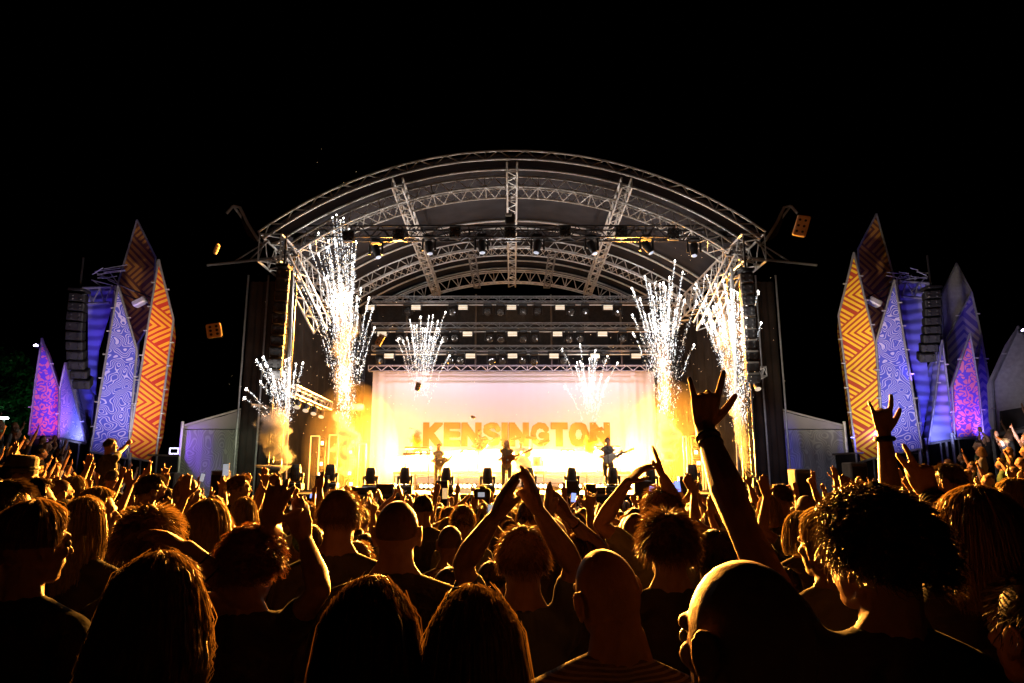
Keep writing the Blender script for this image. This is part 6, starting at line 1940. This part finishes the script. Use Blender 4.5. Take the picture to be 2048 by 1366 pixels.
build_person("bearded guitarist in a short-sleeved shirt standing upright on the other wing from the keyboards", hc, yaw=PI - .1, byaw=PI, k=1.04, ground=DZ, vox=.0095, dec=.4, hairs=('short', 'dark', dict(dens=300)), shirt='grey', arms=guitar_arms(hc, 1.0, 0, 0), wide=1.05)
guitar(hc + np.array((-.02, -.26, -.60)), 0, .35, "cream electric guitar of the bearded guitarist", M_GW)
x = P(958, 930, 29.0).x; hc = np.array((x, 29.0, RZ + 1.58))
build_person("bassist lunging with bent knees on the riser, washed out by the white light", hc, yaw=PI - .4, byaw=PI - .2, k=1.0, ground=RZ, vox=.0095, dec=.4, hairs=('messy', 'dark', dict(dens=300)), shirt='grey', arms=guitar_arms(hc, 1.0, -.2, 0), lean=(.1, 0))
guitar(hc + np.array((.05, -.26, -.62)), 0, .55, "bass guitar of the washed-out bassist on the riser", M_GD)
hc = np.array((dx - .05, 28.95, RZ + 1.12))
wl, wr = hc + np.array((-.32, -.42, -.25)), hc + np.array((.30, -.42, -.15))
build_person("drummer sitting behind the drum kit with sticks raised", hc, yaw=PI, byaw=PI, k=.98, ground=RZ, vox=.0095, dec=.4, hairs=('messy', 'dark', dict(dens=300)), shirt='white', lower=False,
    arms={'R': dict(elbow=ik_elbow(hc + np.array((-.17, 0, -.28)), wl, .28, .25, (-1, 0, -1)), wrist=wl, d=(0, -1, .1), n=(0, 0, -1), pose='fist'), 'L': dict(elbow=ik_elbow(hc + np.array((.17, 0, -.28)), wr, .28, .25, (1, 0, -1)), wrist=wr, d=(0, -1, .1), n=(0, 0, -1), pose='fist')})


# ================================================================== the crowd: a dozen and more kinds built once, then copied one by one
VAR = []
def variant(hairs, shirt, arms, desc, yaw=0.0, skin=None, dens=420, k=1.0, armdesc="", vx=.0105, dc=.30, wide=1.0):
    hc = np.array((0, 0, 1.63 * k))
    a = arms(hc, k) if arms else {}
    root, info = build_person(desc, hc, yaw=yaw, k=k, hairs=(hairs[0], hairs[1], dict(hairs[2], dens=dens)), shirt=shirt, arms=a, vox=vx, dec=dc, ground=0.0, seed=len(VAR) + 50, skin=skin, wide=wide)
    index_kids(root)
    VAR.append(dict(root=root, desc=desc, arm=armdesc, up=bool(a), used=False))
    return root
def one_up(s, pose, ex=.15, hz=.62, tilt=.1, fwd=.15):
    def f(hc, k):
        S = S_(hc, s, 0, k)
        W = hc + np.array((s * (.175 + ex * .6), fwd, hz - .30)) * 1.0
        E = ik_elbow(S, W, .29, .26, (s, -.3, -.3))
        return {'L' if s < 0 else 'R': dict(elbow=E, wrist=W, d=np.array((s * tilt, .1, 1)), n=(0, 1, 0), pose=pose, up=1, sleeve=.45)}
    return f
def both_up(pose, w=.25, hz=.58, clap=False, fwd=.12):
    def f(hc, k):
        out = {}
        for s in (-1, 1):
            S = S_(hc, s, 0, k)
            W = hc + np.array((s * w, fwd, hz - .30))
            E = ik_elbow(S, W, .29, .26, (s, -.1, -.2))
            out['L' if s < 0 else 'R'] = dict(elbow=E, wrist=W, d=np.array((-s * .25 if clap else s * .12, .1, 1)), n=(-s, .2, 0) if clap else (0, 1, 0), side=(-s * .2, -1, 0) if clap else (-s, 0, 0), pose=pose, up=1, sleeve=.5)
        return out
    return f
V_ = variant
V_(('short', 'dark', {}), 'black', None, "short dark hair, black shirt, arms down")
V_(('short', 'brown', {'vol': 1.1}), 'navy', None, "cropped brown hair, navy shirt, arms down", yaw=.3)
V_(('long', 'blonde', {'L': .28}), 'black', None, "long blonde hair, black top, arms down", dens=700)
V_(('long', 'brown', {'L': .32}), 'grey', None, "long brown hair, grey top, arms down", dens=700)
V_(('buzz', 'grey', {'vol': .4}), 'black', None, "shaven shining head, black shirt, arms down", wide=1.12)
V_(('curly', 'dark', {'vol': .9}), 'green', None, "dark curls, green shirt, arms down", dens=800)
V_(('bob', 'fair', {}), 'white', None, "fair bob, pale top, arms down", dens=700)
V_(('ponytail', 'brown', {'L': .25}), 'red', None, "brown ponytail, red top, arms down", dens=600)
V_(('messy', 'fair', {}), 'grey', None, "tousled fair hair, grey shirt, arms down", dens=700)
V_(('short', 'dark', {}), 'black', one_up(1, 'open'), "short dark hair, open hand high")
V_(('messy', 'brown', {}), 'blue', one_up(-1, 'peace'), "tousled brown hair, raised V sign")
V_(('long', 'blonde', {'L': .25}), 'brown', one_up(1, 'point', hz=.55), "long blonde hair, finger pointing up", dens=700)
V_(('short', 'brown', {}), 'black', both_up('flat', .06, .55, True), "short brown hair, clapping overhead")
V_(('bob', 'brown', {}), 'navy', both_up('open', .30, .52), "brown bob, both hands raised", dens=600)
V_(('buzz', 'dark', {'vol': .5}), 'grey', one_up(-1, 'fist', hz=.5), "cropped dark head, raised fist")
V_(('ponytail', 'blonde', {'L': .22}), 'black', both_up('flat', .08, .45, True), "blonde ponytail, clapping at face height", dens=500)
V_(('curly', 'brown', {'vol': .7}), 'white', one_up(1, 'horns', ex=.0), "brown curls, raised horned hand", dens=700)
V_(('short', 'grey', {}), 'brown', one_up(-1, 'open', ex=.3, hz=.5, tilt=.4), "short grey hair, hand waved sideways")

LAND = [(0, 60, "the green-lit trees"), (60, 125, "the pink panel by trees"), (125, 185, "the small blue panel"), (185, 255, "the inner blue contour panel"), (255, 325, "the orange striped panel"), (325, 370, "the purple gap by the tent"), (370, 440, "the dim tent's outer half"), (440, 520, "the dim tent's inner half"),
        (520, 610, "the low wide spark burst"), (610, 660, "the outermost glowing frames"), (660, 740, "the tallest fountain's smoke"), (740, 800, "the backdrop's straight edge"), (800, 850, "the keyboards"), (850, 905, "the guitarist in the cap"), (905, 985, "the lunging bassist"), (985, 1035, "the singer"), (1035, 1100, "the drum kit"), (1100, 1190, "the name's last letters"), (1190, 1255, "the bearded guitarist"), (1255, 1320, "the backdrop's folded edge"),
        (1320, 1380, "the hands clapping highest"), (1380, 1450, "the big horned hand"), (1450, 1530, "the outer smoke column"), (1530, 1600, "the blue-lit tent's inner half"), (1600, 1690, "the blue-lit tent's edge"), (1690, 1765, "the yellow striped panel"), (1765, 1845, "the contour panel beside yellow"), (1845, 1905, "the bright blue panel"), (1905, 1970, "the pink panel before purple"), (1970, 2050, "the large pale grey panel")]
DEPTH = [(0, 3.2, "close up"), (3.2, 5, "near rows"), (5, 7.5, "middle rows"), (7.5, 10.5, "deep rows"), (10.5, 14, "far rows"), (14, 99, "last rows at the barrier")]
def project(p):
    d = V3(p) - V3(CAM); dep = d[1] * CT + d[2] * ST; up = -d[1] * ST + d[2] * CT
    return 1024 + FPX * d[0] / dep, 683 - FPX * up / dep, dep
def make_label(v, p, n):
    px, py, dep = project(p)
    lm = next((t for a, b_, t in LAND if a <= px < b_), LAND[0][2] if px < 0 else LAND[-1][2])
    dp = next(t for a, b_, t in DEPTH if a <= p[1] < b_)
    return v['desc'].split(', arms')[0], dp, lm
rc_ = random.Random(2024)
cand = []
y = 2.3
while y < 21.4:
    sp = .52 if y < 5 else (.56 if y < 10 else .68)
    half = y * .80 + .8
    x = -half + rc_.uniform(0, sp)
    while x < half:
        xx = x + rc_.uniform(-.12, .12); yy = y + rc_.uniform(-.16, .16)
        lim_ = 20.6 if abs(xx) < 9 else 19.8
        if abs(xx) < 7.9: lim_ = 21.2
        if yy < lim_ and not any((xx - a) ** 2 + (yy - b_) ** 2 < (.27 + c) ** 2 * .8 for a, b_, c in NEAR):
            cand.append((xx, yy))
        x += sp
    y += sp * (.98 if y < 8 else 1.12)
cand = [c for c in cand if not any(abs(c[0] - a) < .24 and -.05 < (b_ - c[1]) < 0 for a, b_, _ in NEAR)]
cand = sorted(cand, key=lambda c: c[1])
NIND = 245
def in_front_block(x, y):   # keep the sight line of the hand-placed people free
    px, py, dep = project((x, y, 1.7))
    return y < 4.2 and (1440 < px < 1700)
individuals, rest = [], []
for (x, y) in cand:
    if y < 3.2 and rc_.random() < .3: continue
    px, py, dep = project((x, y, 1.6))
    (individuals if len(individuals) < NIND else rest).append((x, y))
seen_labels = {}
for i, (x, y) in enumerate(individuals):
    up_p = .42 * (1 - .4 * sstep(8, 16, y)) if abs(x) < .22 * y else .66
    pool = [v for v in VAR if v['up'] == (rc_.random() < up_p)] or VAR
    if y < 3.3: pool = [v for v in VAR if not v['up']]
    v = rc_.choice(pool)
    s = rc_.uniform(.90, 1.04) if y > 4 else rc_.uniform(.88, .96)
    gz = GZ(x, y)
    rz = math.atan2(x, 26 - y) * 1.0 + rc_.uniform(-.25, .25)
    if not v['used']:
        r_ = v['root']; r_.location = (x, y, gz); r_.rotation_euler = (0, 0, rz); r_.scale = (s, s, s); v['used'] = True
    else:
        r_ = copy_tree(v['root'], (x, y, gz), rz, s)
        if y > 9:      # too small to show their shoes and trousers
            for ch in list(r_.children):
                if ch.name.split('.')[0] in ('shoe',): bpy.data.objects.remove(ch)
    de, dp, lm = make_label(v, (x, y, gz + 1.6 * s), i)
    lab = "%s; %s, below %s" % (de, dp, lm)
    seen_labels.setdefault(lab, []).append(r_)
    r_['label'] = lab; r_['category'] = "person"; r_['group'] = "people in the crowd facing the stage"
for v in VAR:
    if not v['used']:
        for ch in list(v['root'].children): bpy.data.objects.remove(ch)
        bpy.data.objects.remove(v['root'])
TW = ["the taller of them", "the shorter of them", "the one turned most aside", "the one nearest the stage", "the one farthest from the stage"]
for lab, obs in seen_labels.items():
    if len(obs) > 1:
        obs.sort(key=lambda o: o.location.y)
        nm = ["front one", "back one"] if len(obs) == 2 else ["front one", "middle one", "back one", "hindmost one", "very hindmost"]
        for o_, n_ in zip(obs, nm):
            de, rest_ = o_['label'].split(";", 1)
            o_['label'] = de + " (" + n_ + ");" + rest_
# everyone farther back: too small to tell apart, joined
import itertools
fv = []
for v in VAR:
    try:
        _ = v['root'].name
    except ReferenceError:
        continue
    ms = []
    for ch in v['root'].children:
        if ch.name.split('.')[0] in ('body', 'hair', 'shirt'):
            ms.append((ch.name.split('.')[0], ch.data))
    fv.append(ms)
SMALL = []
for ms in fv:
    parts = []
    for nm, me in ms:
        if nm == 'hair':
            n_ = len(me.vertices); co = np.empty(n_ * 3); me.vertices.foreach_get("co", co)
            fs_ = [tuple(p.vertices) for p in itertools.islice(me.polygons, 460)]
            nv_ = max(max(f_) for f_ in fs_) + 1
            parts.append((nm, co.reshape(-1, 3)[:nv_], fs_, me.materials[0]))
            continue
        ob = bpy.data.objects.new("tmp", me); COL.objects.link(ob)
        dd = ob.modifiers.new("d", 'DECIMATE'); dd.ratio = min(1, (900 if nm == 'body' else 260) / max(1, len(me.polygons)))
        me2 = bpy.data.meshes.new_from_object(ob.evaluated_get(bpy.context.evaluated_depsgraph_get()))
        n_ = len(me2.vertices); co = np.empty(n_ * 3); me2.vertices.foreach_get("co", co)
        parts.append((nm, co.reshape(-1, 3), [tuple(p.vertices) for p in me2.polygons], me.materials[0]))
        bpy.data.objects.remove(ob); bpy.data.meshes.remove(me2)
    SMALL.append(parts)
fm = MB(); fmats = []
for (x, y) in rest:
    parts = rc_.choice(SMALL); s = rc_.uniform(.90, 1.05); R = rotz(math.atan2(x, 26 - y) + rc_.uniform(-.3, .3)); o_ = np.array((x, y, GZ(x, y)))
    for nm, co, fs, m_ in parts:
        if m_ not in fmats: fmats.append(m_)
        fm.add((co * s) @ R.T + o_, fs, fmats.index(m_))
if fm.n:
    o = fm.build("far_crowd", fmats, None, smooth=True, fixn=False)
    tag(o, "far rows of the crowd packed up to the stage front and the crystal towers", "crowd", kind='stuff')
print("crowd", len(individuals), len(rest), "near", len(NEAR))

fb = MB()
fb.ell((0, 28.0, 2.0), (8.2, 5.0, 3.4), nu=40, nv=24)
o = fb.build("stage_smoke", M_FOG, None, smooth=True); tag(o, "golden smoke filling the stage around the band and riser", "smoke", kind='stuff')

m2 = M_FOG.copy(); m2.name = "riser_glare_fog"
for n_ in m2.node_tree.nodes:
    if n_.type == 'PRINCIPLED_VOLUME': n_.inputs["Density"].default_value = .06; n_.inputs["Color"].default_value = (1, .96, .9, 1)
fb = MB().ell((0, 28.7, 1.95), (6.6, 1.9, 1.05), nu=40, nv=20)  # smoke added around the blinders to make a band of glare
o = fb.build("riser_glare_smoke", m2, None, smooth=True); tag(o, "dense white-hot smoke lying low over the riser among the blinders", "smoke", kind='stuff')

m3 = m2.copy(); m3.name = "wing_fog"
for n_ in m3.node_tree.nodes:
    if n_.type == 'PRINCIPLED_VOLUME': n_.inputs["Density"].default_value = .019; n_.inputs["Color"].default_value = (1, .85, .6, 1)
for s_, lab_ in ((-1, "orange smoke hanging between the glowing frames by the tallest fountain"), (1, "orange smoke hanging between the glowing frames beyond the bearded guitarist")):
    fb = MB().ell((s_ * 6.0, 25.9, 2.9), (1.7, 3.0, 2.6), nu=28, nv=18)
    o = fb.build("wing_smoke", m3, None, smooth=True); tag(o, lab_, "smoke", kind='stuff')
